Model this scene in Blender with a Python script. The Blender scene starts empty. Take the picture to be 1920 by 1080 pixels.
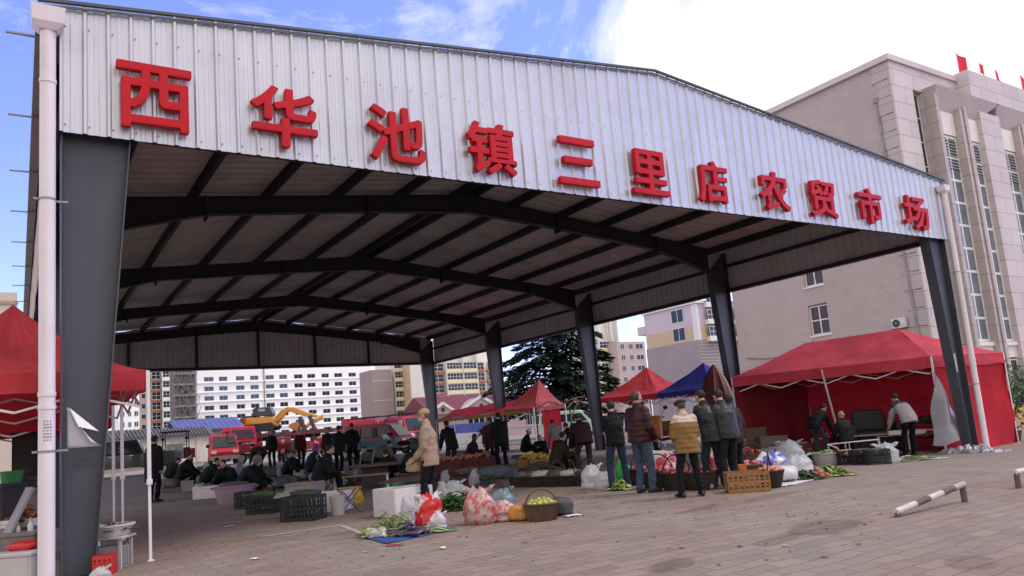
import bpy, math, random, mathutils
from mathutils import Vector, Matrix, noise
rnd = random.Random(7)
PI = math.pi
scn = bpy.context.scene
COL = scn.collection
# ---------------------------------------------------------------- camera
CX, CY, CZ = -0.4214, -10.3714, 1.2656
YAW, PITCH, ROLL, F = 0.565078, 0.139429, -0.079514, 1417.256
PX, PY = -39.74, 62.30
_f = Vector((math.sin(YAW)*math.cos(PITCH), math.cos(YAW)*math.cos(PITCH), math.sin(PITCH)))
_r = Vector((math.cos(YAW), -math.sin(YAW), 0)); _u = _r.cross(_f)
_c, _s = math.cos(ROLL), math.sin(ROLL)
RT, UP = _c*_r+_s*_u, -_s*_r+_c*_u
CAM = Vector((CX, CY, CZ))
cd = bpy.data.cameras.new('camera'); cam = bpy.data.objects.new('camera', cd); COL.objects.link(cam)
cam.matrix_world = Matrix(((RT.x, UP.x, -_f.x, CX), (RT.y, UP.y, -_f.y, CY), (RT.z, UP.z, -_f.z, CZ), (0, 0, 0, 1)))
cd.sensor_fit = 'HORIZONTAL'; cd.sensor_width = 36; cd.lens = 36*F/1920
cd.shift_x = -PX/1920; cd.shift_y = PY/1920; cd.clip_start = .05; cd.clip_end = 3000
scn.camera = cam
# ---------------------------------------------------------------- light
SUN_EL, SUN_AZ = math.radians(56), math.radians(120)      # azimuth from +Y towards +X
w = bpy.data.worlds.new('World'); scn.world = w; w.use_nodes = True
nt = w.node_tree; nd = nt.nodes; lk = nt.links
bg = nd['Background']; bg.inputs[1].default_value = .13
sky = nd.new('ShaderNodeTexSky'); sky.sky_type = 'NISHITA'; sky.sun_disc = False
sky.sun_elevation = SUN_EL; sky.sun_rotation = SUN_AZ; sky.altitude = 1000; sky.dust_density = .6; sky.ozone_density = 2.2
def wn(t, **k):
    n = nd.new(t)
    for a, b in k.items(): setattr(n, a, b)
    return n
tc = wn('ShaderNodeTexCoord')
n1 = wn('ShaderNodeTexNoise'); n1.inputs['Scale'].default_value = 3.1; n1.inputs['Detail'].default_value = 9; n1.inputs['Roughness'].default_value = .66; n1.inputs['Distortion'].default_value = .35
mp = wn('ShaderNodeMapping'); mp.inputs['Scale'].default_value = (1, 1, 2.2); mp.inputs['Location'].default_value = (.33, .12, .4)
lk.new(tc.outputs['Generated'], mp.inputs[0]); lk.new(mp.outputs[0], n1.inputs[0])
dt = wn('ShaderNodeVectorMath', operation='DOT_PRODUCT'); lk.new(tc.outputs['Generated'], dt.inputs[0])
CL = Vector((.86, .42, .38)).normalized(); dt.inputs[1].default_value = CL     # the thick cloud bank lies this way
rmp = wn('ShaderNodeMapRange'); rmp.inputs[1].default_value = .90; rmp.inputs[2].default_value = .992; rmp.inputs[3].default_value = -.11; rmp.inputs[4].default_value = .24
lk.new(dt.outputs['Value'], rmp.inputs[0])
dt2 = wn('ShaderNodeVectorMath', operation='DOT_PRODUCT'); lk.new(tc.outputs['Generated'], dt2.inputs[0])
dt2.inputs[1].default_value = Vector((-.55, -.62, .62)).normalized()            # unseen cloud bank behind the camera, added for whiter fill light
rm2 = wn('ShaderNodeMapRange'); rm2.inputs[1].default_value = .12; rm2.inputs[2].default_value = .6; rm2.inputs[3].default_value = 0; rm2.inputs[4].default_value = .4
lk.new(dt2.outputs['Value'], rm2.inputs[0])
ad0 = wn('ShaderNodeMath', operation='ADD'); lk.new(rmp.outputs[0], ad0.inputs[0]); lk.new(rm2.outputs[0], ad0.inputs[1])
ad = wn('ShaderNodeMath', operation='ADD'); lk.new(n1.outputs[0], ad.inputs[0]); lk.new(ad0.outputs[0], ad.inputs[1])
cr = wn('ShaderNodeValToRGB'); cr.color_ramp.elements[0].position = .45; cr.color_ramp.elements[0].color = (0, 0, 0, 1); cr.color_ramp.elements[1].position = .70; cr.color_ramp.elements[1].color = (1, 1, 1, 1)
lk.new(ad.outputs[0], cr.inputs[0])
n2 = wn('ShaderNodeTexNoise'); n2.inputs['Scale'].default_value = 5; n2.inputs['Detail'].default_value = 6
lk.new(mp.outputs[0], n2.inputs[0])
cc = wn('ShaderNodeValToRGB'); cc.color_ramp.elements[0].position = .3; cc.color_ramp.elements[0].color = (6.0, 5.75, 5.6, 1); cc.color_ramp.elements[1].position = .7; cc.color_ramp.elements[1].color = (8.6, 8.3, 8.1, 1)
lk.new(n2.outputs[0], cc.inputs[0])
tint = wn('ShaderNodeMix', data_type='RGBA', blend_type='MULTIPLY'); tint.inputs[0].default_value = 1; tint.inputs[7].default_value = (1.46, 1.28, 1.74, 1)
lk.new(sky.outputs[0], tint.inputs[6])
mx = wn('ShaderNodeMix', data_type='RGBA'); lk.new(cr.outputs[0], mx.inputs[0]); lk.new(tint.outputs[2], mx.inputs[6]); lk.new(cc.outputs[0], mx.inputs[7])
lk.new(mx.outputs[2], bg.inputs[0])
sd = bpy.data.lights.new('sun', 'SUN'); sd.energy = 1.15; sd.angle = math.radians(20); sd.color = (1, .93, .85)
sun = bpy.data.objects.new('sun', sd); COL.objects.link(sun)
SD = Vector((math.sin(SUN_AZ)*math.cos(SUN_EL), math.cos(SUN_AZ)*math.cos(SUN_EL), math.sin(SUN_EL)))
sun.rotation_euler = SD.to_track_quat('Z', 'Y').to_euler(); sun.location = (10, -20, 60)
vs = scn.view_settings; vs.view_transform = 'Standard'; vs.look = 'None'; vs.gamma = 1; vs.exposure = 0.55
scn.cycles.max_bounces = 8; scn.cycles.diffuse_bounces = 5; scn.cycles.transparent_max_bounces = 12
scn.cycles.use_denoising = True
# ---------------------------------------------------------------- placing helpers (1920 x 1080 reference pixels -> places on the ground or on walls)
def ray(u, v): return RT*((u-960-PX)/F) - UP*((v-540-PY)/F) + _f
def on(u, v, ax, val):
    d = ray(u, v); return CAM + d*((val-CAM[ax])/d[ax])
def at(u, v, D): return CAM + ray(u, v)*D
def gz(x, y=0):
    t = min(1, max(0, (x-9)/11)); q = min(1, max(0, (2.6-x)/2.6)); k = max(0, 1-abs(y-1)/9)
    return -.38*t*t*(3-2*t)*max(.4, k)-.13*q*q*(3-2*q)*k+min(.30, .0135*max(0, y-8))
def gp(u, v):
    z = 0
    for _ in range(12): p = on(u, v, 2, z); z = .5*z+.5*gz(p.x, p.y)
    p.z = gz(p.x, p.y); return p
def hor(u):
    a = ray(u, 0).z; b = ray(u, 1000).z; return a/(a-b)*1000
def gd(u, D):
    p = at(u, hor(u), D); p.z = gz(p.x, p.y); return p
# ---------------------------------------------------------------- object helpers
def link(o, parent=None):
    COL.objects.link(o)
    if parent is not None: o.parent = parent
    return o
def tag(o, label=None, cat=None, group=None, kind=None):
    if label: o['label'] = label
    if cat: o['category'] = cat
    if group: o['group'] = group
    if kind: o['kind'] = kind
    return o
def T(name, label, cat, loc=(0, 0, 0), rz=0, group=None):
    o = bpy.data.objects.new(name, None); o.empty_display_size = .1
    o.location = loc; o.rotation_euler = (0, 0, rz); link(o)
    return tag(o, label, cat, group)
class MB:
    def __init__(s): s.v = []; s.f = []; s.mi = []; s.m = 0
    def add(s, vs, fs):
        n = len(s.v); s.v += [tuple(p) for p in vs]; s.f += [[i+n for i in f] for f in fs]; s.mi += [s.m]*len(fs); return s
    def box(s, x0, x1, y0, y1, z0, z1):
        return s.add([(x, y, z) for z in (z0, z1) for y in (y0, y1) for x in (x0, x1)], [(0, 2, 3, 1), (4, 5, 7, 6), (0, 1, 5, 4), (2, 6, 7, 3), (0, 4, 6, 2), (1, 3, 7, 5)])
    def cbox(s, c, sz, rz=0, rx=0, ry=0, tp=1.0):
        R = Matrix.Rotation(rz, 3, 'Z') @ Matrix.Rotation(ry, 3, 'Y') @ Matrix.Rotation(rx, 3, 'X'); c = Vector(c)
        vs = []
        for k in (-.5, .5):
            t = tp if k > 0 else 1
            for j in (-.5, .5):
                for i in (-.5, .5): vs.append(c+R@Vector((i*sz[0]*t, j*sz[1]*t, k*sz[2])))
        return s.add(vs, [(0, 2, 3, 1), (4, 5, 7, 6), (0, 1, 5, 4), (2, 6, 7, 3), (0, 4, 6, 2), (1, 3, 7, 5)])
    def bar(s, a, b, wd=.05, ht=None):
        a, b = Vector(a), Vector(b); d = (b-a).normalized(); up = Vector((0, 0, 1)) if abs(d.z) < .95 else Vector((0, 1, 0))
        r = d.cross(up).normalized()*wd/2; u = r.cross(d).normalized()*(ht or wd)/2
        return s.add([p+i*r+j*u for p in (a, b) for j in (-1, 1) for i in (-1, 1)], [(0, 2, 3, 1), (4, 5, 7, 6), (0, 1, 5, 4), (2, 6, 7, 3), (0, 4, 6, 2), (1, 3, 7, 5)])
    def tube(s, pts, r, n=8, cap=True):
        pts = [Vector(p) for p in pts]; k = len(pts); rs = r if isinstance(r, (list, tuple)) else [r]*k
        d0 = (pts[1]-pts[0]).normalized(); ref = Vector((0, 0, 1)) if abs(d0.z) < .9 else Vector((1, 0, 0)); e = (ref-d0*ref.dot(d0)).normalized()
        vs = []
        for i, p in enumerate(pts):
            d = ((pts[min(i+1, k-1)]-p).normalized()+(p-pts[max(i-1, 0)]).normalized())
            d = d.normalized() if d.length > 1e-6 else d0
            e = (e-d*e.dot(d)).normalized(); b = d.cross(e)
            for j in range(n):
                a = 2*PI*j/n; vs.append(p+(e*math.cos(a)+b*math.sin(a))*rs[i])
        fs = [(i*n+j, i*n+(j+1) % n, (i+1)*n+(j+1) % n, (i+1)*n+j) for i in range(k-1) for j in range(n)]
        if cap: fs += [tuple(range(n-1, -1, -1)), tuple(range((k-1)*n, k*n))]
        return s.add(vs, fs)
    def rings(s, cs, n=12, cap=True):       # cs: (centre, xaxis, yaxis) ellipse rings
        vs = []
        for c, ex, ey in cs:
            c, ex, ey = Vector(c), Vector(ex), Vector(ey)
            for j in range(n): a = 2*PI*j/n; vs.append(c+ex*math.cos(a)+ey*math.sin(a))
        k = len(cs)
        fs = [(i*n+j, i*n+(j+1) % n, (i+1)*n+(j+1) % n, (i+1)*n+j) for i in range(k-1) for j in range(n)]
        if cap: fs += [tuple(range(n-1, -1, -1)), tuple(range((k-1)*n, k*n))]
        return s.add(vs, fs)
    def lathe(s, prof, n=16, c=(0, 0, 0), cap=True):
        return s.rings([((c[0], c[1], c[2]+z), (r, 0, 0), (0, r, 0)) for r, z in prof], n, cap)
    def ell(s, c, r, n=10, m=7, rot=None, amp=0, fq=6, sd=0):
        c = Vector(c); vs = []; R = rot or Matrix.Identity(3)
        def P(x, y, z):
            p = Vector((x, y, z))
            if amp: p *= 1+amp*noise.noise(p*fq/3+Vector((sd*7.3, sd*3.1, sd)))
            return c+R@Vector((p.x*r[0], p.y*r[1], p.z*r[2]))
        vs.append(P(0, 0, -1))
        for i in range(1, m):
            t = -PI/2+PI*i/m
            for j in range(n): a = 2*PI*j/n; vs.append(P(math.cos(t)*math.cos(a), math.cos(t)*math.sin(a), math.sin(t)))
        vs.append(P(0, 0, 1)); L = len(vs)-1
        fs = [(0, 1+(j+1) % n, 1+j) for j in range(n)]
        fs += [(1+i*n+j, 1+i*n+(j+1) % n, 1+(i+1)*n+(j+1) % n, 1+(i+1)*n+j) for i in range(m-2) for j in range(n)]
        fs += [(1+(m-2)*n+j, 1+(m-2)*n+(j+1) % n, L) for j in range(n)]
        return s.add(vs, fs)
    def prism(s, poly, axis, a, b):         # polygon in the two other axes, extruded from a to b along axis
        k = len(poly); vs = []
        for t in (a, b):
            for p, q in poly: vs.append((t, p, q) if axis == 0 else (p, t, q) if axis == 1 else (p, q, t))
        fs = [tuple(range(k-1, -1, -1)), tuple(range(k, 2*k))]+[(i, (i+1) % k, k+(i+1) % k, k+i) for i in range(k)]
        return s.add(vs, fs)
    def grid(s, nu, nv, fn, flip=False, cu=False):
        vs = [fn(i/nu, j/nv) for j in range(nv+1) for i in range(nu+1)]
        fs = []
        for j in range(nv):
            for i in range(nu):
                q = (j*(nu+1)+i, j*(nu+1)+i+1, (j+1)*(nu+1)+i+1, (j+1)*(nu+1)+i); fs.append(q[::-1] if flip else q)
        return s.add(vs, fs)
    def mesh(s, name, mats, smooth=False):
        me = bpy.data.meshes.new(name); me.from_pydata(s.v, [], s.f)
        for m in (mats if isinstance(mats, (list, tuple)) else [mats]): me.materials.append(m)
        if any(s.mi): me.polygons.foreach_set('material_index', s.mi)
        if smooth:
            me.polygons.foreach_set('use_smooth', [True]*len(me.polygons))
            if smooth != True: me.set_sharp_from_angle(angle=math.radians(smooth))
        me.update(); return me
    def build(s, name, mats, parent=None, smooth=False, loc=None, rz=0, fix=True):
        me = s.mesh(name, mats, smooth)
        if fix:
            import bmesh
            b = bmesh.new(); b.from_mesh(me); bmesh.ops.recalc_face_normals(b, faces=b.faces); b.to_mesh(me); b.free()
        o = link(bpy.data.objects.new(name, me), parent)
        if loc is not None: o.location = loc
        if rz: o.rotation_euler = (0, 0, rz)
        return o
def solid(o, t, off=0):
    m = o.modifiers.new('thickness', 'SOLIDIFY'); m.thickness = t; m.offset = off; return o
def bev(o, wd=.01, seg=2):
    m = o.modifiers.new('bevel', 'BEVEL'); m.width = wd; m.segments = seg; m.limit_method = 'ANGLE'; return o
# ---------------------------------------------------------------- materials
def lin(h):
    h = h.lstrip('#'); v = [int(h[i:i+2], 16)/255 for i in (0, 2, 4)]
    return tuple(c/12.92 if c <= .04045 else ((c+.055)/1.055)**2.4 for c in v)
_M = {}
def M(col, rough=.7, metal=0, var=.18, sc=3.0, bump=0, bs=40, trans=0, alpha=1, spec=.5, coat=0, stain=0, streak=0):
    key = (col, rough, metal, var, sc, bump, bs, trans, alpha, spec, coat, stain, streak)
    if key in _M: return _M[key]
    c = lin(col) if isinstance(col, str) else col
    m = bpy.data.materials.new('surface'); m.use_nodes = True; t = m.node_tree; n = t.nodes; l = t.links
    p = n['Principled BSDF']; p.inputs['Roughness'].default_value = rough; p.inputs['Metallic'].default_value = metal
    p.inputs['Specular IOR Level'].default_value = spec; p.inputs['Alpha'].default_value = alpha
    if coat: p.inputs['Coat Weight'].default_value = coat
    tx = n.new('ShaderNodeTexCoord')
    no = n.new('ShaderNodeTexNoise'); no.inputs['Scale'].default_value = sc; no.inputs['Detail'].default_value = 6; no.inputs['Roughness'].default_value = .6
    l.new(tx.outputs['Object'], no.inputs[0])
    r = n.new('ShaderNodeValToRGB'); e = r.color_ramp.elements
    e[0].position = .3; e[1].position = .7
    e[0].color = tuple(max(0, k*(1-var)) for k in c)+(1,); e[1].color = tuple(min(1, k*(1+var)) for k in c)+(1,)
    l.new(no.outputs[0], r.inputs[0]); out = r.outputs[0]
    if stain:
        n3 = n.new('ShaderNodeTexNoise'); n3.inputs['Scale'].default_value = 1.3; n3.inputs['Detail'].default_value = 8
        l.new(tx.outputs['Object'], n3.inputs[0])
        r3 = n.new('ShaderNodeValToRGB'); r3.color_ramp.elements[0].position = .5; r3.color_ramp.elements[1].position = .72
        r3.color_ramp.elements[0].color = (1, 1, 1, 1); r3.color_ramp.elements[1].color = (1-stain, 1-stain*1.05, 1-stain*1.1, 1)
        l.new(n3.outputs[0], r3.inputs[0])
        mm = n.new('ShaderNodeMix'); mm.data_type = 'RGBA'; mm.blend_type = 'MULTIPLY'; mm.inputs[0].default_value = 1
        l.new(out, mm.inputs[6]); l.new(r3.outputs[0], mm.inputs[7]); out = mm.outputs[2]
    if streak:                               # rain streaks and drips running down
        mpn = n.new('ShaderNodeMapping'); mpn.inputs['Scale'].default_value = (9, 9, .5); l.new(tx.outputs['Object'], mpn.inputs[0])
        n4 = n.new('ShaderNodeTexNoise'); n4.inputs['Scale'].default_value = 1; n4.inputs['Detail'].default_value = 7; l.new(mpn.outputs[0], n4.inputs[0])
        r4 = n.new('ShaderNodeValToRGB'); r4.color_ramp.elements[0].position = .48; r4.color_ramp.elements[1].position = .78
        r4.color_ramp.elements[0].color = (1, 1, 1, 1); r4.color_ramp.elements[1].color = (1-streak, 1-streak*1.08, 1-streak*1.2, 1); l.new(n4.outputs[0], r4.inputs[0])
        m4 = n.new('ShaderNodeMix'); m4.data_type = 'RGBA'; m4.blend_type = 'MULTIPLY'; m4.inputs[0].default_value = 1
        l.new(out, m4.inputs[6]); l.new(r4.outputs[0], m4.inputs[7]); out = m4.outputs[2]
    l.new(out, p.inputs['Base Color'])
    if trans:                                # thin translucent sheet (cloth, film)
        tr = n.new('ShaderNodeBsdfTranslucent'); l.new(out, tr.inputs[0]); ms = n.new('ShaderNodeMixShader'); ms.inputs[0].default_value = trans
        l.new(p.outputs[0], ms.inputs[1]); l.new(tr.outputs[0], ms.inputs[2]); l.new(ms.outputs[0], n['Material Output'].inputs[0])
    if bump:
        nb = n.new('ShaderNodeTexNoise'); nb.inputs['Scale'].default_value = bs; nb.inputs['Detail'].default_value = 5
        l.new(tx.outputs['Object'], nb.inputs[0]); b = n.new('ShaderNodeBump'); b.inputs['Strength'].default_value = bump; b.inputs['Distance'].default_value = .02
        l.new(nb.outputs[0], b.inputs['Height']); l.new(b.outputs[0], p.inputs['Normal'])
    _M[key] = m; return m
def brickmat(c1, c2, cm, bw, bh, mortar=.01, rough=.75, axis='XZ', var=.25, bump=.3, patch=None, sc=.25, off=.5, wet=0, spots=(), dark=0, warp=0):
    m = bpy.data.materials.new('masonry'); m.use_nodes = True; t = m.node_tree; n = t.nodes; l = t.links; p = n['Principled BSDF']
    tx = n.new('ShaderNodeTexCoord'); sx = n.new('ShaderNodeSeparateXYZ'); l.new(tx.outputs['Object'], sx.inputs[0]); cb = n.new('ShaderNodeCombineXYZ')
    l.new(sx.outputs['XYZ'.index(axis[0])], cb.inputs[0]); l.new(sx.outputs['XYZ'.index(axis[1])], cb.inputs[1])
    if warp:                                 # settled, uneven courses
        nw_ = n.new('ShaderNodeTexNoise'); nw_.inputs['Scale'].default_value = 1.7; nw_.inputs['Detail'].default_value = 4; l.new(tx.outputs['Object'], nw_.inputs[0])
        v1 = n.new('ShaderNodeVectorMath'); v1.operation = 'SUBTRACT'; v1.inputs[1].default_value = (.5, .5, .5); l.new(nw_.outputs['Color'], v1.inputs[0])
        v2 = n.new('ShaderNodeVectorMath'); v2.operation = 'MULTIPLY_ADD'; v2.inputs[1].default_value = (warp, warp, 0); l.new(v1.outputs[0], v2.inputs[0]); l.new(cb.outputs[0], v2.inputs[2]); cb = v2
    br = n.new('ShaderNodeTexBrick'); br.offset = off; l.new(cb.outputs[0], br.inputs[0]); i = br.inputs
    i['Scale'].default_value = 1; i['Brick Width'].default_value = bw; i['Row Height'].default_value = bh; i['Mortar Size'].default_value = mortar; i['Mortar Smooth'].default_value = .2; i['Bias'].default_value = 0
    i['Color1'].default_value = lin(c1)+(1,); i['Color2'].default_value = lin(c2)+(1,); i['Mortar'].default_value = lin(cm)+(1,)
    no = n.new('ShaderNodeTexNoise'); no.inputs['Scale'].default_value = sc; no.inputs['Detail'].default_value = 9; no.inputs['Roughness'].default_value = .65; l.new(tx.outputs['Object'], no.inputs[0])
    r = n.new('ShaderNodeValToRGB'); e = r.color_ramp.elements; e[0].position = .32; e[1].position = .68
    a = patch or (1-var, 1-var, 1-var); e[0].color = (a[0], a[1], a[2], 1); e[1].color = (1+var*.6, 1+var*.6, 1+var*.6, 1)
    l.new(no.outputs[0], r.inputs[0]); mm = n.new('ShaderNodeMix'); mm.data_type = 'RGBA'; mm.blend_type = 'MULTIPLY'; mm.inputs[0].default_value = 1
    l.new(br.outputs[0], mm.inputs[6]); l.new(r.outputs[0], mm.inputs[7]); out = mm.outputs[2]
    p.inputs['Roughness'].default_value = rough
    if wet:
        nw = n.new('ShaderNodeTexNoise'); nw.inputs['Scale'].default_value = .42; nw.inputs['Detail'].default_value = 7; l.new(tx.outputs['Object'], nw.inputs[0])
        rw = n.new('ShaderNodeValToRGB'); rw.color_ramp.elements[0].position = .62; rw.color_ramp.elements[1].position = .74
        rw.color_ramp.elements[0].color = (1, 1, 1, 1); rw.color_ramp.elements[1].color = (1-wet, 1-wet, 1-wet, 1); l.new(nw.outputs[0], rw.inputs[0])
        m2 = n.new('ShaderNodeMix'); m2.data_type = 'RGBA'; m2.blend_type = 'MULTIPLY'; m2.inputs[0].default_value = 1
        l.new(out, m2.inputs[6]); l.new(rw.outputs[0], m2.inputs[7]); out = m2.outputs[2]
    if dark:                                 # scattered darker and paler bricks
        b2 = n.new('ShaderNodeTexBrick'); b2.offset = off; l.new(cb.outputs[0], b2.inputs[0])
        for k_, v_ in (('Scale', 1), ('Brick Width', bw), ('Row Height', bh), ('Mortar Size', 0), ('Bias', -.72)): b2.inputs[k_].default_value = v_
        b2.inputs['Color1'].default_value = (1, 1, 1, 1); b2.inputs['Color2'].default_value = (1-dark, 1-dark, 1-dark, 1); b2.inputs['Mortar'].default_value = (1, 1, 1, 1)
        vm = n.new('ShaderNodeVectorMath'); vm.inputs[1].default_value = (bw*37, bh*52, 0); l.new(cb.outputs[0], vm.inputs[0]); l.new(vm.outputs[0], b2.inputs[0])
        m3 = n.new('ShaderNodeMix'); m3.data_type = 'RGBA'; m3.blend_type = 'MULTIPLY'; m3.inputs[0].default_value = 1
        l.new(out, m3.inputs[6]); l.new(b2.outputs[0], m3.inputs[7]); out = m3.outputs[2]
    for sx_, sy_, rx_, ry_, an_, st_ in spots:   # damp patches on the ground, each with its own place and ragged edge
        mpn = n.new('ShaderNodeMapping'); mpn.vector_type = 'TEXTURE'; mpn.inputs['Location'].default_value = (sx_, sy_, 0); mpn.inputs['Rotation'].default_value = (0, 0, an_); mpn.inputs['Scale'].default_value = (rx_, ry_, 1)
        l.new(cb.outputs[0], mpn.inputs[0]); nz = n.new('ShaderNodeTexNoise'); nz.inputs['Scale'].default_value = 3.5; nz.inputs['Detail'].default_value = 6; l.new(cb.outputs[0], nz.inputs[0])
        ln = n.new('ShaderNodeVectorMath'); ln.operation = 'LENGTH'; l.new(mpn.outputs[0], ln.inputs[0])
        sm = n.new('ShaderNodeMath'); sm.operation = 'ADD'; l.new(ln.outputs['Value'], sm.inputs[0]); l.new(nz.outputs[0], sm.inputs[1])
        rp = n.new('ShaderNodeValToRGB'); rp.color_ramp.elements[0].position = .86; rp.color_ramp.elements[1].position = .97
        q_ = 1-st_; rp.color_ramp.elements[0].color = (q_, q_*.96, q_*.9, 1); rp.color_ramp.elements[1].color = (1, 1, 1, 1)
        dv = n.new('ShaderNodeMath'); dv.operation = 'MULTIPLY'; dv.inputs[1].default_value = .72; l.new(sm.outputs[0], dv.inputs[0]); l.new(dv.outputs[0], rp.inputs[0])
        m5 = n.new('ShaderNodeMix'); m5.data_type = 'RGBA'; m5.blend_type = 'MULTIPLY'; m5.inputs[0].default_value = 1
        l.new(out, m5.inputs[6]); l.new(rp.outputs[0], m5.inputs[7]); out = m5.outputs[2]
    l.new(out, p.inputs['Base Color'])
    if bump:
        b = n.new('ShaderNodeBump'); b.inputs['Strength'].default_value = bump; b.inputs['Distance'].default_value = .01; b.invert = True
        l.new(br.outputs['Fac'], b.inputs['Height']); l.new(b.outputs[0], p.inputs['Normal'])
    return m
def glassmat(col='#20262c', rough=.2): return M(col, rough, 0, .35, .25, spec=.35)
# ================================================================ ground
S, W, HB, HT, HR = 7.6, 21.08, 5.346, 7.044, 8.16
LEN = 4*S
def gable(x): return HT+(HR-HT)*(1-abs(x-W/2)/(W/2)) if 0 <= x <= W else HT-(HR-HT)/(W/2)*max(-x, x-W)
_sp = []
for u, v, rx, ry, an, k in ((1545, 988, .75, .42, .3, .34), (1455, 1012, .5, .2, .2, .28), (1262, 1060, .42, .22, .3, .34), (1170, 968, .5, .12, .1, .25), (1310, 955, .7, .16, .2, .25), (950, 960, .6, .16, .1, .22), (640, 1000, .5, .16, .1, .25), (1450, 930, .8, .2, .1, .22), (1820, 1055, .4, .22, .4, .25), (880, 990, .5, .12, .1, .2)):
    q_ = gp(u, v); _sp.append((q_.x, q_.y, rx, ry, an, k))
m_pave = brickmat('#867b71', '#786f67', '#675f59', .36, .18, .008, .85, 'XY', .22, .6, (.98, .74, .65), .42, wet=.32, spots=_sp, dark=.34, warp=.16)
m_yard = M('#8d8683', .9, 0, .2, .35, .3, 8)
xs = [-700, -250, -80, -30, -12, -6, -3, 0, .4, .8, 1.2, 1.6, 2, 2.6, 4, 6, 8, 9]+[9+i for i in range(1, 12)]+[22, 26, 32, 45, 80, 250, 900]
ysn = [-160, -60, -25]+[-8+i*1.5 for i in range(27)]+[36, 60, 150, 400, 1200]
def sheet(name, xs, ys, dz, m):
    b = MB(); nx = len(xs)
    b.add([(x, y, gz(x, y)+dz) for y in ys for x in xs], [(j*nx+i, j*nx+i+1, (j+1)*nx+i+1, (j+1)*nx+i) for j in range(len(ys)-1) for i in range(nx-1)])
    return tag(b.build(name, m, smooth=True), kind='structure')
sheet('ground', xs, ysn, 0, m_pave)
sheet('yard', xs, [33.5, 60, 150, 400, 1200], .004, m_yard)
m_line = M('#a69c96', .85, 0, .3, 14)
def line(a, b, wd=.1):
    a, b = Vector((a.x, a.y, 0)), Vector((b.x, b.y, 0)); d = (b-a).normalized(); n = Vector((-d.y, d.x, 0))*wd/2
    q = MB(); k = 10; P = [a+(b-a)*i/k for i in range(k+1)]
    q.add([(p.x+s*n.x, p.y+s*n.y, gz(p.x+s*n.x, p.y+s*n.y)+.006) for p in P for s in (-1, 1)], [(2*i, 2*i+1, 2*i+3, 2*i+2) for i in range(k)])
    tag(q.build('painted_line', m_line), kind='structure')
line(gp(492, 1007), gp(640, 985)); line(gp(415, 982), gp(528, 968)); line(gp(205, 908), gp(262, 901)); line(gp(640, 986), gp(700, 1008), .08)
# ================================================================ market shed
m_steel = M('#43444e', .5, .0, .10, 1.2, stain=.18, streak=.15)
m_dark = M('#26272b', .6, 0, .15, 2)
m_clad = M('#c3c2ca', .36, .5, .05, .8, stain=.08, streak=.10)
m_roofu = M('#b9b6b6', .6, 0, .12, .6, stain=.25)
m_white = M('#e6e0e4', .4, 0, .06, 2, stain=.06)
m_trim = M('#4a4a4c', .5, 0, .1, 2)
m_flash = M('#8c8a8d', .45, .4, .1, 2)
shed = T('market_shed', 'long open sided steel market shed with silver corrugated front carrying big red characters', 'market shed')
def hcol(x0, sg, y, top):
    b = MB(); i0, i1 = .35, .80; t = .014
    X = lambda d: x0+sg*d
    b.prism([(X(.03), 0-.4), (X(i0), -.4), (X(i1), 5.55), (X(i1), 6.15), (X(.03), top)], 1, y-.006, y+.006)
    b.box(min(X(0), X(.02)), max(X(0), X(.02)), y-.13, y+.13, -.4, top)
    pl = [(i0-.03, -.4), (i1, 5.55), (i1, 6.12)]
    for (d0, z0), (d1, z1) in zip(pl, pl[1:]):
        b.add([(X(d0), y-.13, z0), (X(d0+.018), y-.13, z0), (X(d1+.018), y-.13, z1), (X(d1), y-.13, z1), (X(d0), y+.13, z0), (X(d0+.018), y+.13, z0), (X(d1+.018), y+.13, z1), (X(d1), y+.13, z1)],
              [(0, 1, 2, 3), (7, 6, 5, 4), (0, 4, 5, 1), (1, 5, 6, 2), (2, 6, 7, 3), (3, 7, 4, 0)])
    for z in (3.6, 5.6): b.box(min(X(.03), X(.78)), max(X(.03), X(.78)), y-.1, y+.1, z, z+.012) if z > 5 else None
    c = b.build('column', m_steel if y == 0 or sg < 0 else m_steel, shed)
    p = MB(); p.box(min(X(-.08), X(.5)), max(X(-.08), X(.5)), y-.2, y+.2, gz(x0)-.02, gz(x0)+.03)
    for dx in (.06, .36):
        for dy in (-.16, .16): p.tube([(X(dx), y+dy, gz(x0)+.03), (X(dx), y+dy, gz(x0)+.08)], .016, 6)
    p.build('base_plate', m_dark, c); return c
cols = []
for k in range(5):
    for x0, sg in ((.02, 1), (W-.02, -1)): cols.append(hcol(x0, sg, k*S+(.19 if k == 0 else .02), gable(x0)-.25))
# rafters
low = [(.82, 6.06), (3.3, 6.74), (7.4, 7.17), (W/2, 7.42)]
for k in range(5):
    y = k*S+(.19 if k == 0 else .02); b = MB(); half = low+[(W-x, z) for x, z in reversed(low[:-1])]
    top = [(W-.82, gable(.82)-.25), (W/2, HR-.25), (.82, gable(.82)-.25)]
    b.prism(half+top, 1, y-.006, y+.006)
    def fl(pts, wd=.11, t=.016, sg=-1):
        for (xa, za), (xb, zb) in zip(pts, pts[1:]):
            b.add([(x, y+j, z+q*sg*t) for x, z in ((xa, za), (xb, zb)) for j in (-wd, wd) for q in (0, 1)], [(0, 1, 3, 2), (4, 6, 7, 5), (0, 4, 5, 1), (2, 3, 7, 6), (0, 2, 6, 4), (1, 5, 7, 3)])
    fl(half); fl([(W-.82, gable(.82)-.25), (W/2, HR-.25), (.82, gable(.82)-.25)], sg=1)
    r = b.build('rafter', m_dark, shed)
    for x in (7.4, W-7.4, 3.3, W-3.3):
        p = MB(); z0 = 7.03 if 7 < x < W-7 else 6.6; p.box(x-.025, x+.025, y-.14, y+.14, z0, gable(x)-.22); p.build('splice_plate', m_dark, r)
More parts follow.
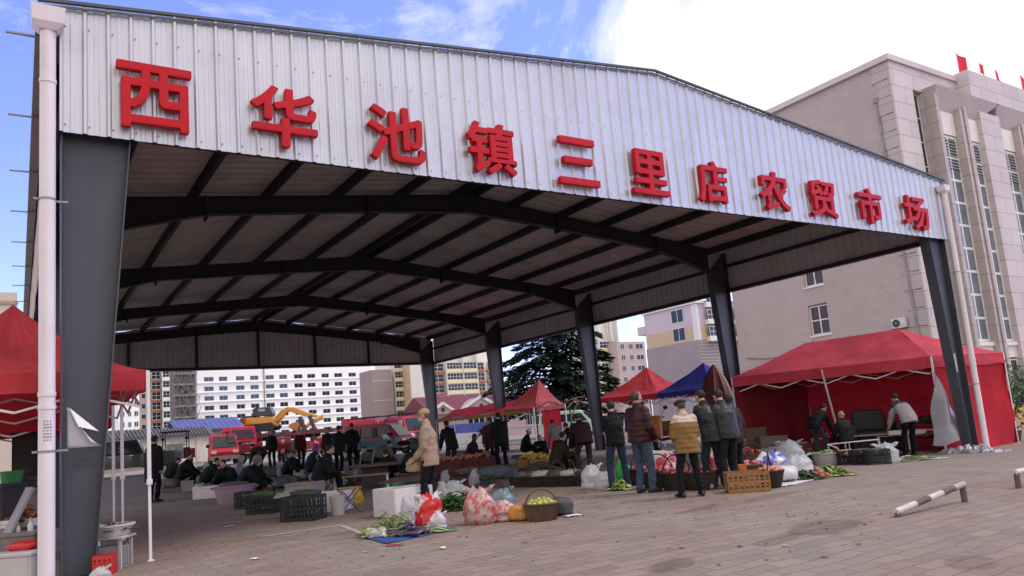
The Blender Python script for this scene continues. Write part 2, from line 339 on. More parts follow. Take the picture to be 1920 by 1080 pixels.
# purlins and roof
for x in (.3, 1.35, 3.06, 4.8, 6.64, 8.5, 10.3, 10.78, W-8.9, W-7.1, W-5.42, W-3.66, W-1.75, W-.3):
    z = gable(x)-.235; b = MB(); b.box(x-.012, x+.012, .05, LEN+.1, z+.003, z+.2); b.box(x+.012, x+.075, .05, LEN+.1, z+.003, z+.02); b.box(x-.075, x-.012, .05, LEN+.1, z+.185, z+.2)
    b.build('purlin', m_dark, shed)
b = MB(); prof = []
y = -.03
while y < LEN+.3:
    prof += [(y, 0), (y+.30, 0), (y+.33, .03), (y+.37, .03), (y+.40, 0)]; y += .4
xr = [-.22, W/2, W+.22]
vs = [(x, yy, gable(x)-.02+dz) for yy, dz in prof for x in xr]
b.add(vs, [(i*3+j, i*3+j+1, i*3+j+4, i*3+j+3) for i in range(len(prof)-1) for j in (0, 1)])
rf = b.build('roof', m_roofu, shed); solid(rf, .012, 1)
b = MB()
for x0, x1 in ((-.24, W/2), (W/2, W+.24)):
    za, zb = gable(x0)+.005, gable(x1)+.005
    b.prism([(x0, za), (x1, zb), (x1, zb+.04), (x0, za+.04)], 1, -.085, -.035)
    b.prism([(x0, za-.07), (x1, zb-.07), (x1, zb-.04), (x0, za-.04)], 1, -.075, -.062)
b.build('verge_trim', m_trim, shed)
# corrugated cladding
def clad(name, u0, u1, zlo, zhi, place, rib=.272, nz=9, amp=.006, out=-1, gap=0):
    us = []; u = u0
    while u < u1-.02:
        e = min(rib, u1-u); us += [(u, .032), (u+.028, .032), (u+.045, 0), (u+e*.42, 0), (u+e*.46, .006), (u+e*.62, .006), (u+e*.66, 0), (u+e-.02, 0)]; u += rib
    us.append((u1, .03)); b = MB(); n = len(us)
    for j in range(nz+1):
        for uu, d in us:
            z0, z1 = zlo(uu), zhi(uu); z = z0+(z1-z0)*j/nz
            b.v.append(place(uu, out*(d+amp*(noise.noise(Vector((uu*1.1, z*.8, 3.3)))*2+2.2*noise.noise(Vector((uu*.5, z*.5, 7.7)))+.8*noise.noise(Vector((uu*3, z*1.6, 1.2))))), z))
    b.f = [[j*n+i, j*n+i+1, (j+1)*n+i+1, (j+1)*n+i] for j in range(nz) for i in range(n-1)]; b.mi = [0]*len(b.f)
    return b
ff = clad('front', 0, W, lambda u: HB, lambda u: gable(u)-.0, lambda u, d, z: (u, -.02+d, z))
ff.m = 1
for k in range(int(W/.272)):
    for zz in (HB+.10, HB+1.42):
        x = k*.272+.062; ff.add([(x+.011*math.cos(a), -.033, zz+.011*math.sin(a)) for a in [i*PI/3 for i in range(6)]], [(0, 1, 2, 3, 4, 5)])
front = solid(ff.build('front_fascia', [m_clad, M('#77727a', .5, .3)], shed), .004)
m_in = M('#c2bfc2', .6, 0, .1, 1, stain=.15)
bb = clad('back', 0, W, lambda u: HB, lambda u: gable(u)-.05-.09*max(0, noise.noise(Vector((u*.9, 0, 0)))), lambda u, d, z: (u, LEN+.12+d, z), out=1, nz=4)
solid(bb.build('back_fascia', m_in, shed), .004)
for nm, xx, o in (('side_fascia', -.05, -1), ('side_fascia', W+.05, 1)):
    sb = clad('side', 0, LEN, lambda u: HB, lambda u: HT-.03, lambda u, d, z, xx=xx: (xx+d, u, z), out=o, nz=4)
    sf = solid(sb.build(nm, M('#c2b6b0', .6, .1, .1, 1, stain=.2) if o < 0 else m_in, shed), .004)
    for z in (HB+.02, HB+.9):
        g = MB(); g.box(xx-o*.03-.06*(o > 0), xx-o*.03+.06*(o < 0), 0, LEN, z, z+.12); g.build('girt', m_dark, shed)
for y0, y1 in ((.04, .1), (LEN-.05, LEN+.07)):
    b = MB(); b.box(1, W-1, y0, y1, HB+.02, HB+.15); b.build('girt', m_dark, shed)
for x in (4.2, 7.4, W/2, W-7.4, W-4.2):
    b = MB(); b.box(x-.06, x+.06, LEN-.04, LEN+.06, HB+.15, gable(x)-.5); b.build('post', m_dark, shed)
# box gutters with brackets
for xx, o in ((-.06, -1), (W+.06, 1)):
    b = MB(); a0, a1 = xx+o*.05, xx+o*.20; lo, hi = min(a0, a1), max(a0, a1)
    b.box(lo, hi, -.02, LEN, HT-.30, HT-.285); b.box(hi-.015, hi, -.02, LEN, HT-.285, HT-.06); b.box(lo, lo+.015, -.02, LEN, HT-.285, HT-.06)
    b.box(lo+.015, hi-.015, -.02, 0, HT-.285, HT-.06)
    gt = b.build('gutter', m_flash, shed)
    for i in range(12):
        q = MB(); yy = .3+i*2.7; q.box(min(xx, xx+o*.52), max(xx, xx+o*.52), yy, yy+.03, HT-.33, HT-.305); q.build('gutter_bracket', m_flash, gt)
# front downpipes with hoppers
m_pipe = M('#ddd0d4', .4, 0, .05, 1.5, stain=.08, streak=.08)
def pipe(x, y, o, ztop, r=.088, zb=-.2, hs=.72):
    b = MB(); b.tube([(x, y, zb), (x, y, ztop)], r, 20)
    p = b.build('downpipe', m_pipe, shed, smooth=40)
    h = MB(); z = ztop-.02
    h.add([(x+i*a*hs, y+j*c*hs, z+k*hs) for k, a, c in ((0, .13, .13), (.12, .24, .19), (.40, .26, .21)) for i, j in ((-1, -1), (1, -1), (1, 1), (-1, 1))], [(0, 3, 2, 1), (8, 9, 10, 11)]+[(r_*4+i, r_*4+(i+1) % 4, r_*4+4+(i+1) % 4, r_*4+4+i) for r_ in (0, 1) for i in range(4)])
    h.build('hopper', m_pipe, p)
    for z in (1.88, 2.03, 5.9):
        if z < ztop-.1: c = MB(); c.tube([(x, y, z), (x, y, z+.05)], r+.008, 20); c.build('pipe_collar', m_pipe, p, smooth=40)
    for z in (1.385, 4.4):
        c = MB(); c.tube([(x, y, z), (x, y, z+.025)], r+.006, 20); c.box(min(x, x-o*.22), max(x, x-o*.22), y+r*.5, y+r*.5+.03, z, z+.025); c.box(min(x, x+o*(r+.06)), max(x, x+o*(r+.06)), y-.02, y+.02, z, z+.025); c.build('pipe_clamp', m_flash, p)
    return p
pl = pipe(-.13, -.14, -1, 6.6)
pr = pipe(W-.1, -.16, 1, 6.62, .075, -.4, .55)
# small worn stencil marks on the pipe and the column
st = MB()
for i in range(3):
    for j in range(7):
        a = -PI/2+(-.42+i*.36); zc = 1.73-j*.036
        st.add([(-.13+.0895*math.cos(a+s), -.14+.0895*math.sin(a+s), zc+t) for s, t in ((0, 0), (.2+.06*((i*3+j) % 3), 0), (.2+.06*((i*3+j) % 3), .02), (0, .02))], [(0, 1, 2, 3)])
st.build('stencil', M('#8d8790', .6), pl)
c0 = cols[0]
st = MB()
for j in range(2):
    st = MB()
    for i in range(9): st.box(.18+i*.022, .18+i*.022+.013+.006*((i+j) % 2), .180, .182, 1.24-j*.065, 1.285-j*.065)
    st.build('stencil', M('#3d4048', .6), c0)
# half peeled paper notice on the near column
q = MB()
def pp(s, t):
    x = .09+s*.38; z = 1.42+t*.5*(1-s*.72); curl = max(0, s+t-1.05)
    return (x-.14*curl, .178-.18*curl**1.4-.004*math.sin(s*5), z-.09*curl)
q.grid(10, 10, pp); q.m = 0
o = q.build('paper_notice', M('#cfc9d2', .7, 0, .06, 5), c0, smooth=True); solid(o, .002)
q = MB(); q.add([(.095, .165, 1.91), (.12, .145, 1.90), (.43, .12, 1.60), (.21, .11, 1.67)], [(0, 1, 3), (1, 2, 3)])
solid(q.build('notice_flap', M('#efe9ef', .6, 0, .04, 5), c0), .002)
q = MB(); q.box(W-.45, W-.2, .177, .18, 1.75, 2.25); q.build('paper_notice', M('#b9b4b8', .8), cols[1])
# light strips of steel glimpsed on column edge + red sign characters
m_red = M('#b81220', .5, 0, .10, 3, spec=.2)
chars = '西华池镇三里店农贸市场'
cx = [(.65, 1.54), (2.36, 3.29), (4.13, 5.07), (5.90, 6.82), (7.77, 8.66), (9.53, 10.45), (11.34, 12.2), (13.24, 14.2), (15.0, 15.95), (16.88, 17.85), (18.88, 19.98)]
for ch, (xa, xb) in zip(chars, cx):
    cu = bpy.data.curves.new('character', 'FONT'); cu.body = ch; cu.size = 1; cu.offset = .004; cu.extrude = .05; cu.resolution_u = 4
    tmp = bpy.data.objects.new('tmp', cu); COL.objects.link(tmp)
    dg = bpy.context.evaluated_depsgraph_get(); me = bpy.data.meshes.new_from_object(tmp.evaluated_get(dg)); bpy.data.objects.remove(tmp)
    X = [v.co.x for v in me.vertices]; Y = [v.co.y for v in me.vertices]; x0, x1, y0, y1 = min(X), max(X), min(Y), max(Y)
    zt, zb = 6.36, 5.49
    for v in me.vertices:
        px = xa+(v.co.x-x0)/(x1-x0)*(xb-xa); pz = zb+(v.co.y-y0)/(y1-y0)*(zt-zb); v.co = (px, -.125-v.co.z*.9, pz)
    vb = [v.co.copy() for v in me.vertices]; fb = [list(p.vertices) for p in me.polygons]; bpy.data.meshes.remove(me); q = MB(); sx_ = (xb-xa)
    for i_, (dx, dz) in enumerate(((0, 0), (-1, 0), (1, 0), (0, -1), (0, 1), (-.75, -.75), (.75, -.75), (-.75, .75), (.75, .75))):
        q.add([(v.x+dx*.016, v.y-.0006*i_, v.z+dz*.015) for v in vb], fb)
    me = q.mesh('sign_character', m_red)
    import bmesh
    bm = bmesh.new(); bm.from_mesh(me); bmesh.ops.recalc_face_normals(bm, faces=bm.faces); bm.to_mesh(me); bm.free()
    o = link(bpy.data.objects.new('sign_character', me), front)
    pn = MB()
    for dx, dz in ((.2, .2), (.8, .25), (.5, .8)): pn.tube([(xa+(xb-xa)*dx, -.09, zb+(zt-zb)*dz), (xa+(xb-xa)*dx, -.03, zb+(zt-zb)*dz)], .012, 6)
# ================================================================ buildings
def winmesh(wd, ht, fr, gl, nx=2, ny=1, t=.06, dp=.05):
    b = MB(); b.box(0, wd, .03, .05, 0, ht); b.mi = [1]*len(b.f)
    b.m = 0
    b.box(0, t, 0, dp, 0, ht); b.box(wd-t, wd, 0, dp, 0, ht); b.box(t, wd-t, 0, dp, 0, t); b.box(t, wd-t, 0, dp, ht-t, ht)
    for i in range(1, nx): b.box(wd*i/nx-t/2, wd*i/nx+t/2, .002, dp-.004, t, ht-t)
    for i in range(1, ny): b.box(t, wd-t, .004, dp-.006, ht*i/ny-t/2, ht*i/ny+t/2)
    return b.mesh('window', [fr, gl])
def putwin(t, me, x, y, z, rz=0, name='window'):
    o = link(bpy.data.objects.new(name, me), t); o.location = (x, y, z); o.rotation_euler = (0, 0, rz); return o
def facade(t, m, x0, x1, z0, z1, holes_x, holes_z, dp=.3, y=0, name='wall'):
    """a front wall in the plane y with real recesses at every column x row"""
    b = MB(); zs = sorted(holes_z); prev = z0
    for a, c in zs:
        b.box(x0, x1, y, y+dp, prev, a); px = x0
        for p, q in sorted(holes_x): b.box(px, p, y, y+dp, a, c); px = q
        b.box(px, x1, y, y+dp, a, c); prev = c
    b.box(x0, x1, y, y+dp, prev, z1)
    return b.build(name, m, t)
GL = glassmat('#232a30'); GLB = glassmat('#4a5c78', .1); FRW = M('#d8d6d4', .5)
# --- grey tiled office block on the right
C0 = (48.3, 14.8)
m_tile = brickmat('#bdaba6', '#b5a4a0', '#978984', .5, .12, .012, .7, 'YZ', .1, .15, None, .12)
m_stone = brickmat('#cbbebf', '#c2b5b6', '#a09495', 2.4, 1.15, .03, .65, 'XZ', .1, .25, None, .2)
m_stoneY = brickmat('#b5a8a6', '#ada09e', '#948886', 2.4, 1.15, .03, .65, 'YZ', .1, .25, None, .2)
m_stonew = M('#dcd4d0', .7, 0, .08, .6)
off = T('office_block', 'tall grey tiled office block with stone front and tall glazed bays, right of the shed', 'office building', (C0[0], C0[1], -.4))
ob = MB(); ob.box(0, 26, .6, 15, 0, 23.6)
ob.build('wall', m_tile, off)
# end wall slab with window recesses: plane x = 0 facing -x
ew = MB(); wy = [(4.1, 5.6), (6.9, 8.4)]
rows = [(2.75, 4.75), (6.35, 8.55), (9.9, 12.0)]
E_ = MB(); prev = 0
def ebox(y0, y1, z0, z1): ew.box(-.25, -.002, y0, y1, z0, z1)
for a, c in rows:
    ebox(.2, 15, prev, a); py = .2
    for p, q in [wy[1]]: ebox(py, p, a, c); py = q
    ebox(py, 15, a, c); prev = c
ebox(.2, 15, prev, 23.5)
ew.build('end_wall', m_tile, off)
wm = winmesh(1.5, 2.1, FRW, M('#4b3d3e', .25, 0, .3, 1.5, spec=.3), 2, 2, .09)
for a, c in rows:
    o = putwin(off, wm, -.1, wy[1][1], a+.02, -PI/2)
    s = MB(); s.box(-.32, -.1, wy[1][0]-.1, wy[1][1]+.1, a-.12, a); s.build('sill', m_stonew, o); o2 = o.children[0]; o2.matrix_parent_inverse = Matrix.Identity(4)
    o2.parent = off; o2.name = 'window_sill'
q = MB()
for i in range(20): q.box(-.31 if i % 2 else -.29, -.25, .15, 1.3 if i % 2 else 1.0, i*1.175+.02, i*1.175+1.15)
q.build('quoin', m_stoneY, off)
q = MB(); q.box(-.5, 8.2, -.15, 15.1, 23.5, 23.9); q.build('parapet', m_stone, off)
# front: flat wing, slot window, then the deep bays
fw = MB(); fw.box(-.25, 2.2, 0, .6, 0, 23.5); fw.box(3.35, 8.2, 0, .6, 0, 23.5); fw.box(2.2, 3.35, 0, .6, 21.9, 23.5); fw.box(2.2, 3.35, 0, .6, 0, 1.2); fw.build('front_wall', m_stone, off)
sw = winmesh(1.15, 20.6, FRW, GL, 1, 12, .07); putwin(off, sw, 2.2, .35, 1.25)
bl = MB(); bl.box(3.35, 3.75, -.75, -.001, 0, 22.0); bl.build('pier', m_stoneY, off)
m_soff = M('#b3a5a5', .7, 0, .06, .5)
YB = -.75
def bay(xa, xf0, xf1, xb, xe, ztop):
    # window strips either side of a fluted fin, sloped lintel over
    for wa, wb in ((xa, xf0), (xf1, xb)):
        g = winmesh(wb-wa, 14.2, FRW, M('#68727c', .15, 0, .4, .35, spec=.6), 2, 9, .17, .08); putwin(off, g, wa, -.36, 4.7)
        g2 = winmesh(wb-wa, 2.9, FRW, GL, 2, 1, .1, .08); putwin(off, g2, wa, -.36, .6)
        p = MB(); p.box(wa, wb, -.46, -.002, 3.6, 4.65); p.build('spandrel_panel', m_stonew, off)
        p = MB(); p.box(wa-.05, wb+.05, -.60, -.461, 4.4, 4.65); p.build('window_sill', m_stonew, off)
        p = MB(); p.box(wa, wb, -.44, -.002, 18.95, 20.6); p.build('lintel_panel', m_stonew, off)
        l = MB()
        for i in range(10): l.cbox(((wa+wb)/2, -.38, 16.6+i*.22), (wb-wa-.2, .12, .03), rx=.6)
        l.build('louvre', FRW, off)
    f = MB(); n = 4
    for i in range(n):
        d = (xf1-xf0)/n; f.box(xf0+i*d+.02, xf0+(i+1)*d-.03, -.78 if i % 2 else -.88, -.002, 0, 20.9+.25*(i > 1))
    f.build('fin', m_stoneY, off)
    q = MB(); q.box(xb, xe, YB, -.002, 0, ztop-.9); q.build('pier', m_stone, off)
    q = MB(); q.add([(xa, -.45, 20.6), (xb, -.45, 20.6), (xe, YB-.2, ztop), (xa-.4, YB-.2, ztop), (xa, -.002, 20.6), (xb, -.002, 20.6), (xe, -.002, ztop), (xa-.4, -.002, ztop)], [(0, 1, 2, 3), (7, 6, 5, 4), (0, 4, 5, 1), (3, 2, 6, 7), (0, 3, 7, 4), (1, 5, 6, 2)])
    q.build('lintel', m_soff, off)
bay(3.75, 6.1, 7.35, 9.3, 12.1, 22.1)
bay(12.1, 14.6, 15.9, 18.2, 21.2, 22.1)
q = MB(); q.box(8.2, 26, -.9, .6, 22.12, 24.1); q.box(8.2, 26, -.002, .6, 0, 22.12); q.build('front_wall', m_stone, off)
# roof flags
m_flag = M('#e0303c', .7, 0, .08, 4, trans=.35); m_polew = M('#e6e2e0', .4)
for i, (u, v, s) in enumerate(((1794, 112, 1.25), (1837, 130, .8), (1867, 142, 1.05), (1914, 152, 1.3))):
    p = on(u, v, 1, 17.5+i*.4); t = T('roof_flag', ['tall narrow red flag on the roof, nearest the building corner', 'small curled red flag on the roof, second from the corner', 'red flag drooping in a triangle on the roof, third from the corner', 'red flag on the roof edge, fourth from the corner'][i], 'flag', (p.x, p.y, 23.5), 0, 'red flags on the office roof')
    b = MB(); h = p.z-23.5+.5; b.tube([(0, 0, -.3), (0, 0, h+.2)], .025, 6); b.build('pole', m_polew, t)
    b = MB()
    def fg(a, c, i=i, s=s, h=h):
        wv = math.sin(a*5+i*2)*.16*a; dr = [.25, .5, .9, .35][i]
        return (.03+a*s*(1.0, .9, 1.1, 1.5)[i]*.95, wv, h+.15-c*s*(1.9, 1.2, 1.0, 1.3)[i]*(1-.25*a)-a*dr*s)
    b.grid(8, 6, fg); b.build('cloth', m_flag, t, smooth=True)
# air conditioner
p = on(1690, 606, 0, 48.05); t = T('air_conditioner', 'white air conditioner unit fixed to the grey tiled wall above the red tent', 'air conditioner', (48.04, p.y, p.z), PI/2*-1)
b = MB(); b.box(-.45, .45, -.38, -.06, -.32, .32); bev(b.build('casing', M('#c9c4c2', .5), t), .02)
b = MB(); b.rings([((-.12, y, 0), (.25, 0, 0), (0, 0, .25)) for y in (-.4, -.381)], 20); fan = b.build('fan_grille', M('#3c3a3a', .6), t)
b = MB(); b.rings([((-.12, y, 0), (.07, 0, 0), (0, 0, .07)) for y in (-.42, -.401)], 12); b.build('fan_hub', M('#8a8684', .6), fan)
b = MB(); b.box(-.4, -.36, -.4, 0, -.36, -.321); b.box(.36, .4, -.4, 0, -.36, -.321); b.build('bracket', m_dark, t)
b = MB(); ya, yb = on(1648, 195, 0, 48.3).y, on(1733, 640, 0, 48.3).y
b.tube([(47.93, ya, on(1648, 195, 0, 48.3).z), (47.93, yb, 2)], .07, 8); b.tube([(47.93, ya, on(1648, 195, 0, 48.3).z), (47.93, ya, on(1648, 195, 0, 48.3).z+.35)], .14, 8)
tag(b.build('rainwater_pipe', M('#8c8385', .5)), 'thin grey rainwater pipe running down the tiled office wall', 'pipe')
b = MB(); A, B_ = on(1400, 672, 0, 47.9), on(1525, 640, 0, 47.9)
b.tube([A+(B_-A)*i/12-Vector((0, 0, .5*math.sin(PI*i/12))) for i in range(13)], .03, 5); tag(b.build('cable', m_dark), 'dark cable sagging along the grey tiled office wall', 'cable')
# --- white hotel-like block far behind
Y0 = 260
def X(u, v=770, Y=None): return on(u, v, 1, Y or Y0).x
def Z(u, v, Y=None): return on(u, v, 1, Y or Y0).z
m_wht = M('#f4f1ef', .8, 0, .04, .2)
wb_ = T('white_block', 'wide white building with rows of small square windows far behind the shed', 'building', (X(371), Y0, 0))
cols_ = [(384, 402), (412, 428), (444, 460), (471, 487), (500, 516), (526, 541), (554, 570), (579, 594), (606, 620), (630, 645), (657, 671), (680, 693)]
hx = [(X(a)-X(371), X(b)-X(371)) for a, b in cols_]
zt = Z(392, 707); st_ = (Z(392, 712)-Z(394, 766))/3
hz = [(zt-1.55-i*st_, zt-i*st_) for i in range(8)]
facade(wb_, m_wht, 0, X(700)-X(371), 0, zt+5, hx, hz, .35)
b = MB(); b.box(0, X(700)-X(371), .36, 16, 0, zt+5); b.build('core', M('#bdbbba', .8), wb_)
for i, (a, c) in enumerate(hz):
    l = MB(); l.box(-.2, X(700)-X(371)+.2, -.35, -.002, a-.62, a-.3); l.build('ledge', m_wht, wb_)
    for j, (p, q) in enumerate(hx): putwin(wb_, winmesh(q-p, c-a, M('#9fa3ac', .5), GLB if i < 3 and j < 6 else GL, 2, 1, .12), p, .2, a)
l = MB(); l.tube([(X(497)-X(371), -.2, 0), (X(497)-X(371), -.2, zt+5)], .22, 6); l.build('drainpipe', M('#8d8583', .6), wb_)
# --- apartment blocks with glazed balconies
def apartment(name_label, ua, ub, v, D, vtop_rows, rowpx, n, bays, mw, mb, cat='apartment building', gl=GL, top=None, ms=None):
    p = at((ua+ub)/2, v, D); Y = p.y; xa, xb = X(ua, v, Y), X(ub, v, Y); um = (ua+ub)/2
    z0 = Z(um, vtop_rows, Y); st = (Z(um, vtop_rows, Y)-Z(um, vtop_rows+rowpx*4, Y))/4
    t = T('apartment_block', name_label, cat, (xa, Y, 0)); Wd = xb-xa
    H = top if top else z0+2
    b = MB(); b.box(0, Wd, .5, 12, 0, H); b.build('wall', mw, t)
    for i in range(n):
        zb = z0-st*(i+1)
        if zb < .3: break
        for k, (a, c, kind) in enumerate(bays):
            x0, x1 = a*Wd, c*Wd
            if kind == 'b':
                s = MB(); s.box(x0, x1, -1.0, .498, zb, zb+st*.34); s.build('balcony', mb, t)
                putwin(t, winmesh(x1-x0-.2, st*.62, FRW, gl, max(2, int((x1-x0)/1.0)), 2, .09), x0+.1, -.9, zb+st*.345)
            elif kind == 'o':
                s = MB(); s.box(x0, x1, -.4, .498, zb, zb+st*.2); s.build('band', M('#b0624a', .8), t)
                putwin(t, winmesh(x1-x0-.2, st*.74, FRW, gl, 2, 2, .09), x0+.1, -.2, zb+st*.205)
            elif kind == 'w': putwin(t, winmesh(x1-x0, st*.5, FRW, gl, 2, 1, .1), x0, .42, zb+st*.35)
    for k, (a, c, kind) in enumerate(bays):
        if kind == 'b':
            for xx in (a*Wd-.15, c*Wd-.05): s = MB(); s.box(xx, xx+.2, -1.1, .45, 0, H); s.build('balcony_pier', ms or FRW, t)
    return t
m_crm = M('#e2d3ae', .8, 0, .06, .3); m_pnk = M('#b8a3a3', .8, 0, .06, .3); m_tan = M('#c2aa8f', .8, 0, .06, .3); m_wc = M('#ece6dc', .8, 0, .05, .3)
apartment('cream apartment block with glazed balconies and orange bands, seen between two right columns', 806, 935, 710, 212, 679, 20, 9, [(.02, .2, 'o'), (.22, .45, 'b'), (.46, .66, 'b'), (.67, .79, 'o'), (.83, .99, 'o')], m_wc, m_crm, top=26)
apartment('narrow cream balcony block with a blank pinkish side, right of the white building', 735, 778, 750, 236, 679, 18, 9, [(.12, .55, 'b'), (.58, .95, 'b')], m_wc, m_crm, top=30)
p = at(715, 750, 230); t = T('apartment_block', 'plain pinkish grey side of a block next to the white building', 'apartment building', (X(700, 750, p.y), p.y, 0))
b = MB(); b.box(0, X(737, 750, p.y)-X(700, 750, p.y), 0, 10, 0, Z(715, 693, p.y)); b.build('wall', M('#988686', .8, 0, .06, .2), t); 
for i in range(3): q = MB(); q.box(0, X(737, 750, p.y)-X(700, 750, p.y), -.06, -.002, 6+i*6, 6.12+i*6); q.build('band', m_stonew, t)
apartment('tan corner block right of the cream balcony block', 778, 806, 750, 230, 679, 18, 8, [(.3, .6, 'w')], m_tan, m_crm, top=28)
apartment('tall cream balcony block beside the dark cedar', 1122, 1162, 690, 208, 640, 20.5, 11, [(.05, .55, 'b'), (.56, .95, 'b')], m_wc, m_crm, top=37)
apartment('pale pink and tan block with small dark windows right of the cedar', 1163, 1216, 690, 206, 641, 20.5, 11, [(.12, .26, 'w'), (.42, .56, 'w'), (.66, .92, 'w')], m_pnk, m_crm, top=Z(1190, 640, at(1190, 690, 206).y))
apartment('pale block with brown stripes left of the grey scaffolded tower', 262, 326, 760, 235, 696, 19, 9, [(.05, .3, 'w'), (.34, .62, 'o'), (.66, .97, 'b')], M('#b7a093', .8, 0, .06, .3), m_wc, top=34)
apartment('plain white block with few windows at the far left behind the tent poles', 222, 262, 780, 190, 728, 20, 6, [(.08, .3, 'w'), (.45, .62, 'w'), (.75, .95, 'w')], m_wht, m_wht, top=24)
# grey tower still in its building net
p = at(350, 760, 215); Yt = p.y; xa, xb = X(327, 760, Yt), X(371, 760, Yt)
t = T('unfinished_tower', 'grey unfinished tower with tangled scaffold floors left of the white building', 'building', (xa, Yt, 0)); Wd = xb-xa
b = MB(); b.box(.3, Wd-.3, 1.2, 9, 0, 30); b.build('core', M('#6c6563', .9, 0, .3, .5), t)
for i in range(9):
    b = MB(); z = 1.5+i*3.1; b.box(0, Wd, 0, 1.19, z, z+.5); 
    b.build('floor_slab', M('#8c8582', .9, 0, .3, .8), t)
    b = MB(); rr = random.Random(i)
    for j in range(9): x = Wd*j/9; b.bar((x+rr.random(), -.2, z+.5), (x+rr.uniform(-1.5, 2), -.2, z+3.1), .16)
    b.build('scaffold', M('#77706e', .9), t)
# --- mid distance pink, tan and grey building with its end wall to the shed
P0 = at(1312, 640, 140); XE = P0.x; YE = P0.y
m_gt = brickmat('#a09597', '#9a8f92', '#857a7d', .9, .3, .03, .8, 'YZ', .1, .1)
md = T('apartment_block', 'pink and tan block on a grey tiled base behind the red and blue tents', 'apartment building', (XE, YE, 0))
zg, ztan, zpk = on(1318, 636, 0, XE).z, on(1303, 611, 0, XE).z, on(1296, 570, 0, XE).z
yl = on(1212, 640, 0, XE).y-YE
for nm, m, z0, z1, dx in (('base_wall', m_gt, 0, zg, .3), ('wall', m_tan, zg, ztan, 0), ('wall', M('#c4b2bf', .8, 0, .05, .3), ztan, zpk, 0)):
    b = MB(); b.box(-dx, 26, 0 if dx else .02, yl*(1 if nm == 'base_wall' else 1.0), z0, z1); b.build(nm, m, md)
b = MB(); b.box(-.02, 8, yl+.02, yl*1.16, ztan+.3, zpk-2.2); b.build('wing', M('#c4b2bf', .8, 0, .05, .3), md)
b = MB(); b.box(-.35, 26.2, -.4, yl+.3, zpk, zpk+.5); b.build('cornice', FRW, md)
b = MB(); b.box(-.03, .5, -.03, 1.2, zg, zpk-.1); b.build('corner_pier', FRW, md)
for i in range(2):
    z = (zg+ztan)/2-1 if i == 0 else ztan+1.2
    y0_ = on(1270, 595, 0, XE).y-YE; o = putwin(md, winmesh(3.2, 2.6, FRW, GL, 2, 1, .12), -.06, y0_+1.6, z, -PI/2)
for i in range(4):
    zb = zg+.3+i*3.2
    for j in range(3):
        x = 2.0+j*7.5; s = MB(); s.box(x, x+5.5, -.9, -.001, zb-.6, zb+.25); s.build('balcony', FRW, md); putwin(md, winmesh(5.3, 1.9, FRW, GL, 5, 2, .09), x+.1, -.8, zb+.255)
# ground floor barred shop window nearer the camera
P1 = at(1322, 690, 120); 
gs = T('shop_building', 'grey tiled shop front with white framed barred windows behind the blue tent', 'shop', (P1.x-2, P1.y, 0))
b = MB(); b.box(0, 14, .4, 6, 0, 6.2); b.build('wall', M('#9a9092', .8, 0, .08, .4), gs)
hz_ = [(2.2, 5.2)]; hx_ = [(.6, 5.2), (6.5, 10.8)]
facade(gs, M('#9a9092', .8, 0, .08, .4), 0, 14, 0, 6.2, hx_, hz_, .398)
for a, c in hx_:
    o = putwin(gs, winmesh(c-a, 3.0, FRW, GL, 4, 2, .14), a, .1, 2.2); s = MB(); s.box(a-.2, c+.2, -.25, -.001, 5.25, 5.5); s.box(a-.2, c+.2, -.25, -.001, 1.9, 2.15); s.build('ledge', M('#5e4a48', .7), gs)
# --- left edge: cream building seen past the shed
t = T('apartment_block', 'cream house corner with brown bands at the left edge behind the shed', 'apartment building', (on(-60, 560, 1, 70).x, 70, 0))
xr_ = on(32, 580, 1, 70).x-on(-60, 560, 1, 70).x; zt2 = on(10, 548, 1, 70).z
b = MB(); b.box(0, xr_, 0, 14, 0, zt2); b.build('wall', M('#c3b3a4', .8, 0, .05, .4), t)
for i in range(3): b = MB(); b.box(-.1, xr_+.1, -.12, -.002, zt2-1.1-i*1.5, zt2-.8-i*1.5); b.build('band', M('#a58a80', .8), t)
# --- boundary wall with grey tiled coping
pa, pb = gd(60, 43), gd(392, 55); d = (pb-pa); L = math.hypot(d.x, d.y); an = math.atan2(d.y, d.x)
t = T('boundary_wall', 'long pale yellow wall with grey tiled coping behind the parked pickup', 'wall', (pa.x, pa.y, 0), an)
b = MB(); b.box(0, L, 0, .3, .5, 2.35); b.build('wall', M('#cfc6b2', .85, 0, .06, .8, stain=.25), t)
b = MB(); b.box(-.02, L+.02, -.04, .34, 0, .498); b.build('plinth', M('#a49078', .85, 0, .15, 1), t)
for i in range(5): b = MB(); x = 1+i*(L-2)/4; b.box(x-.25, x+.25, -.08, .38, .5, 2.349); b.build('pier', M('#c9bfa9', .85), t)
b = MB(); b.prism([(-.35, 2.36), (.65, 2.36), (.15, 2.95)], 0, -.2, L+.2); b.mi = [0]*len(b.f)
for i in range(int(L/.3)): x = i*.3+.1; b.bar((x, -.36, 2.42), (x, .13, 2.97), .13, .1)
b.build('coping', M('#5f5a63', .8, 0, .2, 2), t)
# --- blue sheet roof beyond the wall
p = gd(330, 68); q = gd(455, 72); t = T('blue_shed', 'low shed with a blue sheet metal roof beyond the tiled wall', 'shed', (p.x, p.y, 0)); L = q.x-p.x
b = MB(); b.box(.3, L-.3, .3, 6, 0, 3.2); b.build('wall', M('#9b958f', .8), t)
b = MB(); b.prism([(-.3, 3.1), (3.2, 4.2), (6.6, 3.1), (6.6, 3.2), (3.2, 4.3), (-.3, 3.2)], 0, 0, L); 
for i in range(int(L/.45)): b.bar((i*.45+.2, -.3, 3.22), (i*.45+.2, 3.2, 4.32), .06, .05)
b.build('roof', M('#565c92', .5, 0, .1, 1), t)
